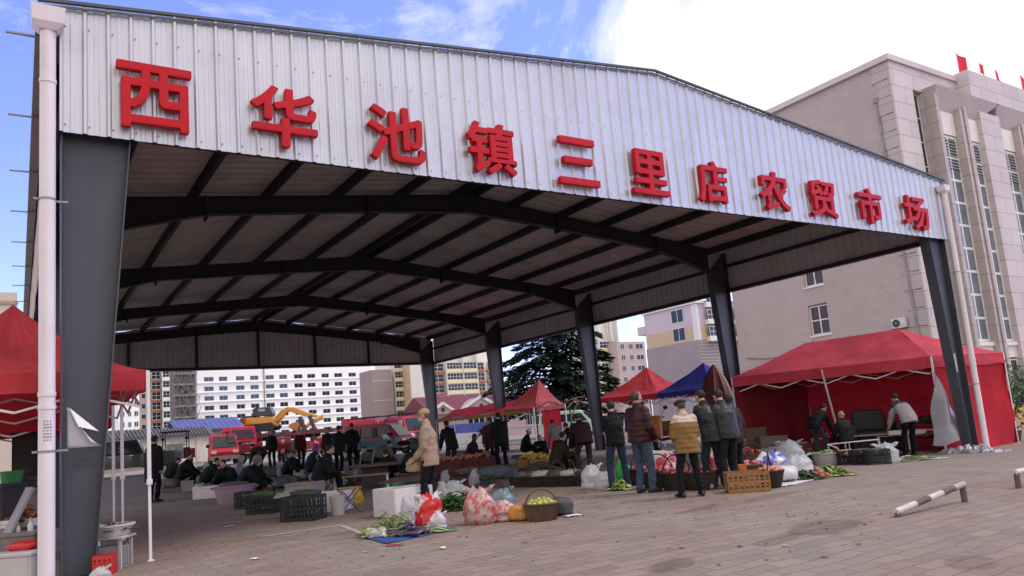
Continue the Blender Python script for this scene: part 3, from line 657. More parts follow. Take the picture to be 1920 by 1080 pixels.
# --- gabled lodge with pink walls
p = gd(812, 80); q = gd(1120, 86); L = q.x-p.x; t = T('gabled_lodge', 'pink single storey lodge with white trimmed gables and a dark red roof', 'house', (p.x, p.y, -.2))
b = MB()
facade(t, M('#b79c9b', .85, 0, .06, .5), 0, L, 0, 3.3, [(4.4, 6.6), (7.0, 8.9), (12, 15), (18, 21)], [(1.35, 2.75)], .3)
b.box(0, L, .31, 7, 0, 3.3); b.build('core', M('#a48b8a', .85), t)
for a, c in ((4.4, 6.6), (7.0, 8.9), (12, 15), (18, 21)): putwin(t, winmesh(c-a, 1.4, FRW, GL, 3, 1, .1), a, .12, 1.35)
b = MB(); b.prism([(-.5, 3.31), (3.6, 5.4), (7.7, 3.31)], 0, -.3, L+.3); b.build('roof', M('#6b2f38', .75, 0, .15, 2), t)
def gab(xc, hw, zp, y):
    b = MB(); b.prism([(xc-hw, 3.3), (xc+hw, 3.3), (xc, zp)], 1, y, y+2.4); b.build('gable', M('#a58f8c', .85, 0, .06, .6), t)
    b = MB(); b.bar((xc-hw-.3, y-.06, 3.22), (xc, y-.06, zp+.1), .12, .28); b.bar((xc, y-.06, zp+.1), (xc+hw+.3, y-.06, 3.22), .12, .28); b.build('bargeboard', FRW, t)
    b = MB(); b.rings([((xc, y-.05, 3.3+(zp-3.3)*.42), (.22, 0, 0), (0, 0, .22)), ((xc, y-.003, 3.3+(zp-3.3)*.42), (.22, 0, 0), (0, 0, .22))], 12); b.build('gable_vent', m_dark, t)
gab(X(897, 760, p.y)-p.x, 3.0, 4.85, -.6); gab(X(825, 760, p.y)-p.x, 1.6, 4.35, -.6)
# blue and white site wall, iron fence on plinth
p, q = gd(838, 62), gd(915, 60); d = q-p; L = math.hypot(d.x, d.y); t = T('hoarding', 'low blue and white banded hoarding in front of the pink lodge', 'hoarding', (p.x, p.y, 0), math.atan2(d.y, d.x))
b = MB(); b.box(0, L, 0, .1, 1.0, 1.75); b.build('panel', M('#4d5aa6', .6), t); b = MB(); b.box(0, L, -.01, .11, .0, .998); b.build('panel', M('#c9c2cc', .7), t)
p, q = gd(935, 46), gd(1180, 42); d = q-p; L = math.hypot(d.x, d.y); t = T('iron_fence', 'pale iron railing fence on a pinkish plinth behind the small red tent', 'fence', (p.x, p.y, gz(20)), math.atan2(d.y, d.x))
b = MB(); b.box(0, L, 0, .25, 0, .55); b.build('plinth', M('#b5a5ab', .85, 0, .08, 1), t)
for z in (.62, 1.45): b = MB(); b.box(0, L, .1, .15, z, z+.05); b.build('rail', M('#c4b9c4', .6), t)
b = MB()
for i in range(int(L/.14)): b.box(i*.14, i*.14+.025, .115, .135, .55, 1.6)
b.build('railing', M('#c4b9c4', .6), t)
# ================================================================ cedar
def cedar(u, D, ht, R, label, sd=1):
    p = gd(u, D); rr = random.Random(sd); t = T('cedar_tree', label, 'tree', p)
    b = MB(); b.tube([(0, 0, -.1), (.1, 0, ht*.4), (.05, .1, ht*.97)], [.42, .28, .03], 10)
    limbs = []
    for i in range(80):
        h = ht*(.14+.82*(i/80)); a = i*2.4+rr.uniform(-.4, .4); L = R*(1-(h/ht)**1.5)*rr.uniform(.75, 1.1)+.5
        tip = Vector((math.cos(a)*L, math.sin(a)*L, h-.10*L+rr.uniform(-.3, .4))); base = Vector((.05, 0, h+.1)); mid = base.lerp(tip, .5)+Vector((0, 0, .12*L))
        b.tube([base, mid, tip], [.09*(1-h/ht)+.03, .05, .015], 5); limbs.append((base, mid, tip, L))
    b.build('trunk', M('#231d1a', .95, 0, .2, 6, spec=.1), t, smooth=True)
    c = MB()
    for base, mid, tip, L in limbs:
        for k in range(int(80*L)):
            s = rr.random()**.7; q = (base.lerp(mid, s*2) if s < .5 else mid.lerp(tip, s*2-1))
            side = (tip-base).cross(Vector((0, 0, 1))).normalized(); q = q+side*rr.gauss(0, .16*L*(1.05-s)+.12)+Vector((0, 0, rr.uniform(-.32, .1)))
            dr = ((tip-base).normalized()+side*rr.uniform(-.9, .9)+Vector((0, 0, rr.uniform(-.55, .05)))).normalized(); ln = rr.uniform(.28, .6); wd = ln*rr.uniform(.16, .3)
            nn = dr.cross(Vector((rr.uniform(-.4, .4), rr.uniform(-.4, .4), 1))).normalized()*wd; c.m = 0 if rr.random() < .6 else 1
            c.add([q, q+dr*ln*.5+nn, q+dr*ln, q+dr*ln*.5-nn], [(0, 1, 2, 3)])
    c.build('crown', [M('#1c2822', .9, 0, .3, 2, spec=.1), M('#2f3f37', .9, 0, .3, 2, spec=.1)], t, fix=False)
    return t
cedar(1052, 58, 12.5, 6.2, 'big dark spreading cedar growing behind the small red tent', 3)
def bush(u, v, D, r, label, col='#39482f', sd=2):
    p = at(u, v, D); p.z = gz(p.x, p.y); rr = random.Random(sd); t = T('shrub', label, 'shrub', p); c = MB(); s = MB()
    for i in range(7): a = rr.uniform(0, 6.3); s.tube([(0, 0, 0), (math.cos(a)*r*.4, math.sin(a)*r*.4, r*rr.uniform(.6, 1.2))], [.03, .01], 5)
    s.build('stem', M('#4a3d30', .9), t)
    for i in range(int(700)):
        d = Vector((rr.gauss(0, 1), rr.gauss(0, 1), rr.gauss(0, 1))).normalized()*r*rr.random()**.4; d.z = d.z*.8+r*.85
        e = Vector((rr.gauss(0, 1), rr.gauss(0, 1), rr.gauss(0, 1))).normalized(); n = e.orthogonal()*.05*rr.uniform(.5, 1.4); c.m = rr.random() < .4; c.add([d, d+e*.12+n, d+e*.24, d+e*.12-n], [(0, 1, 2, 3)])
    c.build('foliage', [M(col, .85, 0, .3, 2), M('#5a6844', .8, 0, .3, 2)], t, fix=False)
bush(1906, 760, 36, 1.5, 'dark green shrub beside the red tent at the right edge')
bush(1895, 735, 40, 1.3, 'smaller dark shrub behind the tent at the right edge', sd=5)
# ================================================================ tents
m_pole = M('#cfc9cb', .35, .3, .08, 3); m_polew2 = M('#dcd6d8', .4, .1, .06, 3)
def cloth(col, tr=.35, **k): return M(col, .8, 0, .2, 1.1, .5, 4, tr, stain=.24, spec=.2, **k)
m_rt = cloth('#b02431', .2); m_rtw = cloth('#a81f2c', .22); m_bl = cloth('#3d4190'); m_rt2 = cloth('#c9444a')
def tent(name, label, corners, eave, ridge, mat, val=.28, poles=(0, 1, 2, 3), walls={}, sag=1.3, frame=True, cat='tent', group=None, seed=0, pr=.022):
    o = Vector((corners[0].x, corners[0].y, gz(corners[0].x, corners[0].y))); t = T(name, label, cat, o, 0, group)
    C = [Vector((c.x-o.x, c.y-o.y, e-o.z)) for c, e in zip(corners, eave if isinstance(eave, (list, tuple)) else [eave]*4)]; R = [r-o for r in ridge]
    ap = [R[0], R[-1], R[-1], R[0]]
    b = MB()
    for i in range(4):
        A, B = C[i], C[(i+1) % 4]; PA, PB = ap[i], ap[(i+1) % 4]
        def fn(s, q, A=A, B=B, PA=PA, PB=PB, i=i):
            e = A.lerp(B, s); p = PA.lerp(PB, s); r = e.lerp(p, q); r.z = e.z+(p.z-e.z)*q**sag
            amp = (1-abs(2*s-1))*.05*math.sin(PI*q); r.z -= amp*1.5
            r.z += .04*noise.noise(Vector((s*5+i*9, q*3, seed)))*(math.sin(PI*min(1, q*1.2))+.15)+.05*noise.noise(Vector((s*16+i*5, q*1.6+s*3, seed+2)))*math.sin(PI*q)**.7*(.35+q)*min(1, (1-q)*3)
            return r
        b.grid(30, 18, fn)
    b.build('canopy', mat, t, smooth=True)
    if val:
        b = MB()
        for i in range(4):
            A, B = C[i], C[(i+1) % 4]; n = (B-A).cross(Vector((0, 0, 1))).normalized()
            def fv(s, q, A=A, B=B, n=n, i=i):
                p = A.lerp(B, s)+Vector((0, 0, -val*q))+n*(.015*math.sin(s*23+i+q*2)+.03*noise.noise(Vector((s*6, q*2, seed+i))))*q; p.z += .03*noise.noise(Vector((s*5, i, seed)))*q; p += n*.012
                return p
            b.grid(26, 5, fv)
        b.build('valance', mat, t, smooth=True)
    for i in poles:
        b = MB(); c = C[i]; g = gz(c.x+o.x, c.y+o.y)-o.z; b.cbox((c.x, c.y, (c.z+g+1)/2), (pr*1.9, pr*1.9, c.z-g-1-.02)); b.cbox((c.x, c.y, g+.5), (pr*1.45, pr*1.45, 1.0)); 
        pl_ = b.build('pole', m_polew2, t); b = MB(); b.cbox((c.x, c.y, g+1.0), (pr*2.8, pr*2.8, .07)); b.build('clamp', m_polew2, pl_); b = MB(); b.cbox((c.x, c.y, g+.01), (pr*3.4, pr*3.4, .015)); b.build('foot', m_polew2, pl_)
    if frame:
        b = MB()
        ctr = sum(C, Vector())/4; K_ = [c.lerp(ctr, .05) for c in C]
        for i in range(4):
            A, B = K_[i]-Vector((0, 0, .10)), K_[(i+1) % 4]-Vector((0, 0, .10)); n = max(2, round((B-A).length/1.5)); dz = Vector((0, 0, -.38))
            for j in range(n):
                p, q = A.lerp(B, j/n), A.lerp(B, (j+1)/n); b.bar(p, q+dz, .022, .03); b.bar(p+dz, q, .02, .028)
        for i in range(4):
            hp_ = []
            for k_ in range(9):
                q = k_/8; r = K_[i].lerp(ap[i], q); r.z = C[i].z+(ap[i].z-C[i].z)*q**sag-.13; hp_.append(r)
            b.tube(hp_, .013, 5)
        b.build('truss', m_pole, t)
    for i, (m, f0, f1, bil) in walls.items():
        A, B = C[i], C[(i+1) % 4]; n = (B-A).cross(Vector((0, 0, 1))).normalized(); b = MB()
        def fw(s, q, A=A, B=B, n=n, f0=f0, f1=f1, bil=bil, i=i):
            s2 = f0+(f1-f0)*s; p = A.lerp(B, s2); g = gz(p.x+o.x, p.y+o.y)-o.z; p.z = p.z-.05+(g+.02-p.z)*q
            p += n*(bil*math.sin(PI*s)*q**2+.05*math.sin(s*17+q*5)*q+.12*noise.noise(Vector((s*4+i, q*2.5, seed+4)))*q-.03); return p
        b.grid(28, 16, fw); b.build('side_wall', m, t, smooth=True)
    return t
# big red tent on the right
fr, fl, br = at(1745, 667.5, 20.8), at(1372, 708, 24.6), at(1880, 661, 22.3); bl_ = fl+br-fr
bigtent = tent('canopy_tent', 'long red market tent with red walls standing behind the front right column', [fl, fr, br, bl_], [2.26, 2.26, 2.27, 2.27], [at(1510, 643, 24.9), at(1685, 617, 22.8)], cloth('#cc4856', .14), .32, (0, 1, 2, 3), {1: (cloth('#c02a36', .3), 0, 1, .25), 2: (cloth('#8e1c27', .2), 0, 1, .05), 3: (cloth('#74202a', .12), 0, 1, .05)}, 1.12, seed=3)  # light painted into cloth: canopy and sunlit wall brighter, shaded inner walls darker
m_silver = M('#a9a6ae', .42, .35, .12, 3, .3, 12)
p0 = at(1543, 712, 22.6); o_ = bigtent.location
b = MB(); b.bar((p0.x-o_.x, p0.y-o_.y, 2.2-o_.z), (p0.x+.15-o_.x, p0.y-.25-o_.y, gz(p0.x)-o_.z), .04); b.build('pole', m_pole, bigtent)
b = MB()
tp = at(1749, 695, 20.75); q1 = at(1748, 836, 20.5); q2 = at(1818, 822, 20.05); 
def flap(s, q):
    p = tp.lerp(q1, q) if s == 0 else tp.lerp(q1.lerp(q2, s), q)
    p = p+Vector((-.10*math.sin(PI*s)*q, -.22*math.sin(PI*s)*q-.05*math.sin(q*9+s*6), .04*math.sin(s*8+q*3)*q)); p.z = max(p.z, gz(p.x, p.y)+.02); return p-o_
b.grid(12, 16, flap); b.build('turned_flap', m_silver, bigtent, smooth=True)
def lump(a, c, wd, ht, mat, label, name, cat, seed=1, n=60):
    a = Vector(a); c = Vector(c); d = (c-a); L = d.length; ang = math.atan2(d.y, d.x); b = MB()
    def fn(s, q):
        x = s*L; y = (q-.5)*wd*(1+.35*noise.noise(Vector((s*5, q, seed)))); e = math.sin(PI*q)**.6*math.sin(PI*s)**.35
        z = ht*e*(.5+.65*abs(noise.noise(Vector((s*6, q*3, seed+2))))+.5*noise.noise(Vector((s*15, q*8, seed+5)))+.25*noise.noise(Vector((s*34, q*16, seed+9)))); return (x, y, max(.004, z))
    b.grid(n, 22, fn); o = b.build(name, mat, None, smooth=True, loc=a, rz=ang); return tag(o, label, cat)
lump(gp(1772, 850), gp(1886, 846), .75, .26, M('#97939c', .42, .35, .3, 5, .8, 9, .1), 'crumpled silver tarpaulin lying at the foot of the front right column', 'tarpaulin', 'tarpaulin', 4)
# left red tents
V = Vector
tent('canopy_tent', 'near red pop-up tent behind the white downpipe at the left edge', [V((-1.95, .5, 0)), V((1.04, .5, 0)), V((1.04, 3.5, 0)), V((-1.95, 3.5, 0))], 2.38, [V((-.48, 2.0, 3.5))], m_rt2, .26, (0, 1, 2, 3), {}, 1.45, seed=11, pr=.024)
tent('canopy_tent', 'second red tent standing directly behind the near left one', [V((-1.95, 3.9, 0)), V((.95, 3.9, 0)), V((.95, 6.9, 0)), V((-1.95, 6.9, 0))], 2.2, [V((-.5, 5.4, 3.0))], m_rt, .42, (0, 1, 2, 3), {}, 1.45, seed=17, pr=.024)
# tents behind the shed's right side
def quad(a, b_, c): return [a, b_, c, a+c-b_]
tent('canopy_tent', 'bright red pointed tent beside the blue one, behind the standing men', quad(gd(1113, 33), gd(1240, 31.5), gd(1312, 34)), 2.15, [at(1212, 688, 33.3)], m_rt2, .2, (0, 1, 2, 3), {}, 1.5, seed=21, pr=.03)
tent('canopy_tent', 'blue pointed tent between the bright red tent and the closed parasol', quad(gd(1222, 32), gd(1345, 28.5), gd(1425, 31)), 2.14, [at(1318, 680, 30.2)], m_bl, .2, (0, 1, 2, 3), {}, 1.5, seed=23, pr=.03)
tent('canopy_tent', 'small faded red tent with a steep peak in front of the cedar', quad(gd(945, 38), gd(1003, 35.8), gd(1062, 37.5)), [2.15, 2.05, 2.15, 2.2], [at(1010, 711, 37.2)], cloth('#d4686c'), .2, (0, 1, 2, 3), {1: (m_rtw, .25, .85, .05)}, 1.35, seed=25, pr=.03)
# striped parasol, closed
p = gd(1347, 26); t = T('parasol', 'closed maroon and pink striped parasol beside the blue tent', 'parasol', p)
b = MB(); b.tube([(0, 0, 0), (0, 0, 2.9)], .025, 8); b.build('pole', m_pole, t)
b = MB(); nseg = 32
rg = [(2.98, .02), (2.8, .14), (2.5, .29), (2.1, .40), (1.7, .46), (1.5, .42)]
for z, r in rg:
    for j in range(nseg): a = 2*PI*j/nseg; k = r*(1+.22*math.cos(a*8)); b.v.append((k*math.cos(a), k*math.sin(a), z+.05*math.cos(a*8)*(z < 1.8)))
for i in range(len(rg)-1):
    for j in range(nseg): b.f.append([i*nseg+j, i*nseg+(j+1) % nseg, (i+1)*nseg+(j+1) % nseg, (i+1)*nseg+j]); b.mi.append(1 if j % 4 == 3 else 0)
b.build('canopy', [M('#5b2127', .8, 0, .12, 3), M('#b48a88', .8, 0, .1, 3)], t, smooth=True)
# awning with yellow fringe
A0, A1, B0, B1 = at(818, 787, 40), at(992, 768, 36.5), at(850, 768, 42), at(985, 749, 39)
t = T('awning', 'long dark red awning with a yellow fringe in front of the gabled lodge', 'awning', (A0.x, A0.y, gz(A0.x, A0.y)))
O = t.location; b = MB(); b.grid(14, 6, lambda s, q: (A0.lerp(A1, s)).lerp(B0.lerp(B1, s), q)-O-Vector((0, 0, .1*math.sin(PI*q)+.03*math.sin(s*20)))); b.build('canopy', m_rt, t, smooth=True)
b = MB(); b.grid(40, 2, lambda s, q: A0.lerp(A1, s)-O-Vector((0, 0, .16*q+.03*q*math.sin(s*90)))); b.build('fringe', M('#a88a4a', .8, 0, .2, 6), t)
for c in (A0, A1, B0, B1): b = MB(); b.tube([(c.x-O.x, c.y-O.y, gz(c.x, c.y)-O.z), c-O], .025, 6); b.build('pole', m_pole, t)
# bare folded tent frame
p = gd(1007, 30); t = T('tent_frame', 'bare green and white tent frame with folded bars next to the small red tent', 'tent frame', p, -YAW); k = 30/F
b = MB(); m_gr = M('#3f5a48', .5, 0, .1, 3)
for dx in (0, 1.35): b = MB(); b.tube([(dx, 0, 0), (dx, 0, 2.15)], .03, 8); b.build('pole', m_gr, t)
b = MB(); P = [(0, 0, 2.1), (.4, -.1, 1.85), (.8, 0, 2.12), (1.2, -.1, 1.8), (1.6, 0, 2.15), (2.0, .05, 1.95)]
for a, c in zip(P, P[1:]): b.bar(a, c, .05)
P2 = [(0, .1, 1.9), (.5, 0, 2.15), (1.0, .1, 1.95), (1.5, 0, 2.2), (2.0, .1, 2.25)]
for a, c in zip(P2, P2[1:]): b.bar(a, c, .05)
b.bar((1.35, 0, 1.45), (1.75, .1, 2.1), .05); b.build('folding_bar', M('#b38c8c', .5, 0, .2, 3), t)
# ================================================================ parking barriers
m_bw = M('#bfb3ac', .6, 0, .2, 12, stain=.35); m_bd = M('#5a4c49', .7, 0, .2, 10)
def barrier(a, c, h, label, h0=None):
    h0 = h if h0 is None else h0; fr_ = [0, .27, .46, .66, .84, 1]
    a, c = Vector((a.x, a.y, gz(a.x, a.y))), Vector((c.x, c.y, gz(c.x, c.y))); d = c-a; L = d.length
    t = T('parking_barrier', label, 'parking barrier', a, math.atan2(d.y, d.x), 'low parking barriers on the paving')
    n = 5; 
    b = MB()
    for i in range(n):
        b.m = 0 if i % 2 == 0 else 1; b.tube([(L*fr_[i], 0, h0+(h-h0)*fr_[i]), (L*fr_[i+1]-.0005, 0, h0+(h-h0)*fr_[i+1])], .035, 10, cap=i in (0, n-1))
    b.build('crossbar', [m_bw, m_bd], t, smooth=50)
    for x, hh in ((.03, h0), (L-.03, h)): b = MB(); b.tube([(x, 0, -.02), (x, 0, hh-.01)], .034, 10); b.build('post', m_bd, t, smooth=50)
    return t
barrier(gp(1681, 970), gp(1812, 941), .20, 'white and dark banded low parking barrier, tilted, on the right of the paving', .055)
barrier(gp(1908, 916), gp(2050, 890), .20, 'low parking barrier cut off by the right edge of the picture')
# ================================================================ vehicles
m_tyre = M('#1b1b1c', .85, 0, .15, 6); m_rim = M('#8a8a8c', .4, .6, .1, 5); m_gl = glassmat('#2a3036', .06); m_lamp = M('#d8d4cc', .2, .1, .05, 5); m_chr = M('#b8b4b6', .25, .8, .05, 5)
def wheel(t, x, y, r=.33, wd=.2):
    b = MB(); b.rings([((x, y+s*wd, r), (q*r, 0, 0), (0, 0, q*r)) for s, q in ((-.5, .55), (-.5, .9), (-.38, 1), (.38, 1), (.5, .9), (.5, .55))], 18); w_ = b.build('wheel', m_tyre, t, smooth=40)
    b = MB(); b.rings([((x, y+s*wd, r), (q*r, 0, 0), (0, 0, q*r)) for s, q in ((-.53, .2), (-.51, .56), (.51, .56), (.53, .2))], 14); b.build('rim', m_rim, w_)
def panel(t, name, pts, m, th=.012):          # thin slab standing proud of a body side
    pts = [Vector(p) for p in pts]; n = (pts[1]-pts[0]).cross(pts[2]-pts[0]).normalized()*th; k = len(pts); b = MB()
    b.add([p-n for p in pts]+[p+n for p in pts], [tuple(range(k-1, -1, -1)), tuple(range(k, 2*k))]+[(i, (i+1) % k, k+(i+1) % k, k+i) for i in range(k)]); return b.build(name, m, t)
def shell(t, prof, hw, m, name='body', tum=.0, zt=1.0):
    b = MB(); k = len(prof)
    for s in (-1, 1): b.v += [(x, s*(hw-(tum*(z-zt) if z > zt else 0)), z) for x, z in prof]
    b.f = [list(range(k-1, -1, -1)), list(range(k, 2*k))]+[[i, (i+1) % k, k+(i+1) % k, k+i] for i in range(k)]; b.mi = [0]*len(b.f)
    return bev(b.build(name, m, t), .05, 2)
def pickup(u, D, head, label, col):
    t = T('pickup_truck', label, 'pickup', gd(u, D), head); m = M(col, .25, .3, .08, 1, coat=.6); hw = .9
    shell(t, [(2.5, .45), (2.55, .85), (2.4, 1.0), (1.35, 1.1), (-2.55, 1.1), (-2.6, .5), (-2.2, .38), (2.2, .38)], hw, m)
    shell(t, [(1.3, 1.08), (.55, 1.72), (-.9, 1.76), (-1.2, 1.08)], hw-.06, m, 'cabin', .22)
    for s in (-1, 1):
        y = s*(hw-.11)
        for a in ([(1.0, y+s*.03, 1.14), (.5, y-s*.03, 1.6), (.02, y-s*.03, 1.62), (.02, y+s*.03, 1.14)], [(-.08, y+s*.03, 1.14), (-.08, y-s*.03, 1.62), (-.8, y-s*.03, 1.62), (-.95, y+s*.03, 1.14)]): panel(t, 'side_window', a, m_gl, .03)
        b = MB(); b.box(2.35, 2.53, min(s*.55, s*.85), max(s*.55, s*.85), .72, .92); b.build('headlight', m_lamp, t)
        b = MB(); b.box(.75, .95, min(s*.9, s*1.08), max(s*.9, s*1.08), 1.1, 1.28); b.build('mirror', m, t)
        panel(t, 'side_step', [(1.2, s*.93, .36), (1.2, s*.93, .42), (-1.1, s*.93, .42), (-1.1, s*.93, .36)], m_chr, .03)
        for x in (.35, -.55): panel(t, 'handle', [(x, s*.905, .98), (x, s*.905, 1.02), (x-.18, s*.905, 1.02), (x-.18, s*.905, .98)], m_chr, .012)
    panel(t, 'windscreen', [(1.2, -.72, 1.17), (1.2, .72, 1.17), (.62, .62, 1.66), (.62, -.62, 1.66)], m_gl, .02)
    for x in (1.6, -1.6):
        for s in (-1, 1): wheel(t, x, s*.82, .37, .24)
    return t
def lorry(u, D, head, label, col='#b3152a', L=6, bed='#7a1f26', sc=1.0, cat='lorry'):
    t = T('lorry', label, cat, gd(u, D), head); t.scale = (sc,)*3; m = M(col, .5, 0, .15, 1, stain=.2, spec=.3); hw = 1.15
    shell(t, [(3.0, .7), (3.05, 1.6), (2.85, 2.75), (1.35, 2.8), (1.3, .7)], hw, m, 'cab', .06, 1.6)
    panel(t, 'windscreen', [(3.05, -.95, 1.7), (3.05, .95, 1.7), (2.9, .9, 2.5), (2.9, -.9, 2.5)], m_gl, .02)
    for s in (-1, 1):
        panel(t, 'side_window', [(2.8, s*1.13, 1.75), (2.7, s*1.1, 2.45), (2.05, s*1.1, 2.45), (2.05, s*1.13, 1.75)], m_gl, .03)
        panel(t, 'side_window', [(1.85, s*1.13, 1.9), (1.85, s*1.1, 2.4), (1.55, s*1.1, 2.4), (1.55, s*1.13, 1.9)], m_gl, .03)
        b = MB(); b.box(3.02, 3.1, min(s*.7, s*1.05), max(s*.7, s*1.05), .9, 1.15); b.build('headlight', m_lamp, t)
        b = MB(); b.bar((2.95, s*1.15, 2.4), (3.1, s*1.4, 2.35), .04); b.box(3.02, 3.1, min(s*1.3, s*1.5), max(s*1.3, s*1.5), 1.8, 2.35); b.build('mirror', m_tyre, t)
    b = MB(); b.box(3.03, 3.09, -.65, .65, 1.15, 1.5); b.build('grille', m_tyre, t); b = MB(); b.box(2.95, 3.12, -1.15, 1.15, .5, .8); b.build('bumper', M('#8c8688', .5), t)
    b = MB(); b.box(3.055, 3.1, -.95, .95, 1.3, 1.38); b.build('trim', m_chr, t)
    b = MB(); b.box(-L+1.3, 1.1, -1.15, 1.15, 1.0, 1.15)
    for y in (-1.15, 1.1): b.box(-L+1.3, 1.1, y, y+.05, 1.15, 1.75)
    b.box(-L+1.3, -L+1.35, -1.1, 1.1, 1.15, 1.75); b.box(1.05, 1.1, -1.1, 1.1, 1.15, 1.9); b.build('cargo_bed', M(bed, .6, 0, .15, 2, stain=.2), t)
    b = MB(); b.box(-L+1.3, 2.9, -.4, .4, .6, .98); b.build('chassis', m_tyre, t)
    for x in (2.2, -L+2.4):
        for s in (-1, 1): wheel(t, x, s*1.0, .48, .28)
    return t
def van(u, D, head, label, col, rack=False, z=0, cat='van'):
    p = gd(u, D); p.z += z; t = T('van', label, cat, p, head); m = M(col, .5, 0, .15, 1, stain=.2, spec=.3); hw = .82
    shell(t, [(1.95, .35), (2.0, .8), (1.75, 1.0), (1.05, 1.75), (.8, 1.85), (-1.85, 1.85), (-1.95, .9), (-1.9, .35)], hw, m, 'body', .12)
    panel(t, 'windscreen', [(1.72, -.68, 1.06), (1.72, .68, 1.06), (1.12, .6, 1.7), (1.12, -.6, 1.7)], m_gl, .02)
    for s in (-1, 1):
        for x0, x1 in ((1.25, .4), (.3, -.7), (-.8, -1.7)):
            panel(t, 'side_window', [(x0+.15 if x0 > 1 else x0, s*.815, 1.1), (x0-.2 if x0 > 1 else x0, s*.765, 1.62), (x1, s*.765, 1.62), (x1, s*.815, 1.1)], m_gl, .025)
        b = MB(); b.box(1.85, 2.0, min(s*.45, s*.75), max(s*.45, s*.75), .72, .9); b.build('headlight', m_lamp, t)
        b = MB(); b.box(1.15, 1.3, min(s*.82, s*1.0), max(s*.82, s*1.0), 1.1, 1.28); b.build('mirror', m_tyre, t)
    b = MB(); b.box(1.9, 2.06, -.8, .8, .36, .58); b.build('bumper', M('#8d8587', .5), t)
    for x in (1.25, -1.3):
        for s in (-1, 1): wheel(t, x, s*.74, .3, .18)
    if rack:
        b = MB()
        for y in (-.65, .65): b.bar((1.0, y, 1.98), (-1.8, y, 1.98), .05)
        for i in range(8): b.bar((.9-i*.38, -.65, 1.98), (.9-i*.38, .65, 1.98), .04); 
        for y in (-.6, .6):
            for x in (.7, -1.5): b.bar((x, y, 1.8), (x, y, 1.98), .05)
        b.build('roof_rack', m_tyre, t)
    return t
def trike(u, D, head, label, col, bedcol, cage=False, roof=False, z=0, sc=1.0):
    p = gd(u, D); t = T('cargo_tricycle', label, 'cargo tricycle', p, head, 'cargo tricycles parked around the market'); t.scale = (sc,)*3; m = M(col, .35, 0, .1, 1, coat=.3); mb = M(bedcol, .5, 0, .15, 2, stain=.15)
    b = MB(); b.box(-1.6, .1, -.6, .6, .55, .62)
    for y in (-.6, .56): b.box(-1.6, .1, y, y+.04, .62, .98)
    b.box(-1.6, -1.56, -.56, .56, .62, .98); b.box(.06, .1, -.56, .56, .62, 1.05); 
    for i in range(5):
        for y in (-.63, .6): b.box(-1.55+i*.38, -1.5+i*.38, y, y+.03, .55, 1.0)
    b.build('cargo_bed', mb, t)
    if cage:
        b = MB()
        for x in (-1.55, -.75, .05):
            for y in (-.57, .57): b.bar((x, y, .98), (x, y, 1.5), .035)
        for y in (-.57, .57): b.bar((-1.55, y, 1.5), (.05, y, 1.5), .035); b.bar((-1.55, y, 1.25), (.05, y, 1.25), .03)
        b.bar((-1.55, -.57, 1.5), (-1.55, .57, 1.5), .035); b.build('cage_rail', mb, t)
    b = MB(); b.ell((.45, 0, .72), (.42, .26, .14), 10, 6); b.build('seat', m_tyre, t)
    b = MB(); b.ell((.85, 0, .8), (.28, .2, .18), 10, 6); b.build('fuel_tank', m, t, smooth=True)
    shell(t, [(1.35, .55), (1.42, .95), (1.22, 1.25), (1.1, 1.2), (1.12, .55)], .36, m, 'front_fairing')
    b = MB(); b.ell((1.42, 0, 1.0), (.06, .1, .1), 10, 6); b.build('headlight', m_lamp, t)
    b = MB(); b.tube([(1.0, -.42, 1.18), (1.12, -.2, 1.12), (1.12, .2, 1.12), (1.0, .42, 1.18)], .018, 6); b.build('handlebar', m_tyre, t)
    for s in (-1, 1): b = MB(); b.bar((1.1, s*.3, 1.14), (1.08, s*.48, 1.42), .015); b.ell((1.08, s*.5, 1.46), (.02, .08, .06), 8, 5); b.build('mirror', m_tyre, t)
    b = MB(); b.tube([(1.15, .12, 1.0), (1.45, .12, .32)], .03, 6); b.tube([(1.15, -.12, 1.0), (1.45, -.12, .32)], .03, 6); b.tube([(1.1, 0, .7), (.4, 0, .45), (-1.4, 0, .45)], .05, 6); b.build('frame', m_tyre, t)
    b = MB(); b.rings([((1.45+.36*math.cos(a), 0, .3+.36*math.sin(a)), (0, .09, 0), (.012*math.cos(a), 0, .012*math.sin(a))) for a in [PI*.1+i*PI*.8/8 for i in range(9)]], 6); b.build('mudguard', m, t)
    wheel(t, 1.45, 0, .3, .12)
    for s in (-1, 1): wheel(t, -.95, s*.5, .3, .14)
    if roof:
        b = MB()
        for x in (.1, 1.2):
            for y in (-.5, .5): b.bar((x, y, .9), (x, y, 1.75), .035)
        b.box(-.05, 1.35, -.58, .58, 1.75, 1.8); b.build('roof_frame', m_tyre, t)
    return t
CAMH = -PI/2-YAW                 # heading that faces the camera
pickup(222, 37, PI-YAW*.35, 'dark grey pickup seen side on behind the left tent poles', '#3d3b3c')
trike(333, 40, CAMH+.3, 'white fronted cargo tricycle with a roof frame in front of the yellow wall', '#c9c3c3', '#8a2a30', roof=True, sc=1.15)
lorry(428, 64, CAMH+.75, 'tall red lorry with its cab turned sideways beyond the tiled wall end', '#c01a30', 7)
van(418, 46, CAMH+.40, 'red van facing the camera in front of the tall red lorry', '#b02534', sc if False else False)
trike(486, 46, CAMH+2.0, 'red cargo tricycle with a loaded beige panel below the excavator', '#9c2430', '#8c2630', cage=True, sc=1.2)
trike(538, 44, CAMH+.15, 'red cargo tricycle with blue bundles facing the camera', '#a32733', '#4d86a0', cage=True, sc=1.15)
trike(575, 50, CAMH+2.6, 'red cargo tricycle half hidden behind the woman in the purple hat', '#a32733', '#94343c', cage=True, sc=1.1)
lorry(655, 66, CAMH+.5, 'red lorry cab standing behind the man in black', '#b8253a', 6)
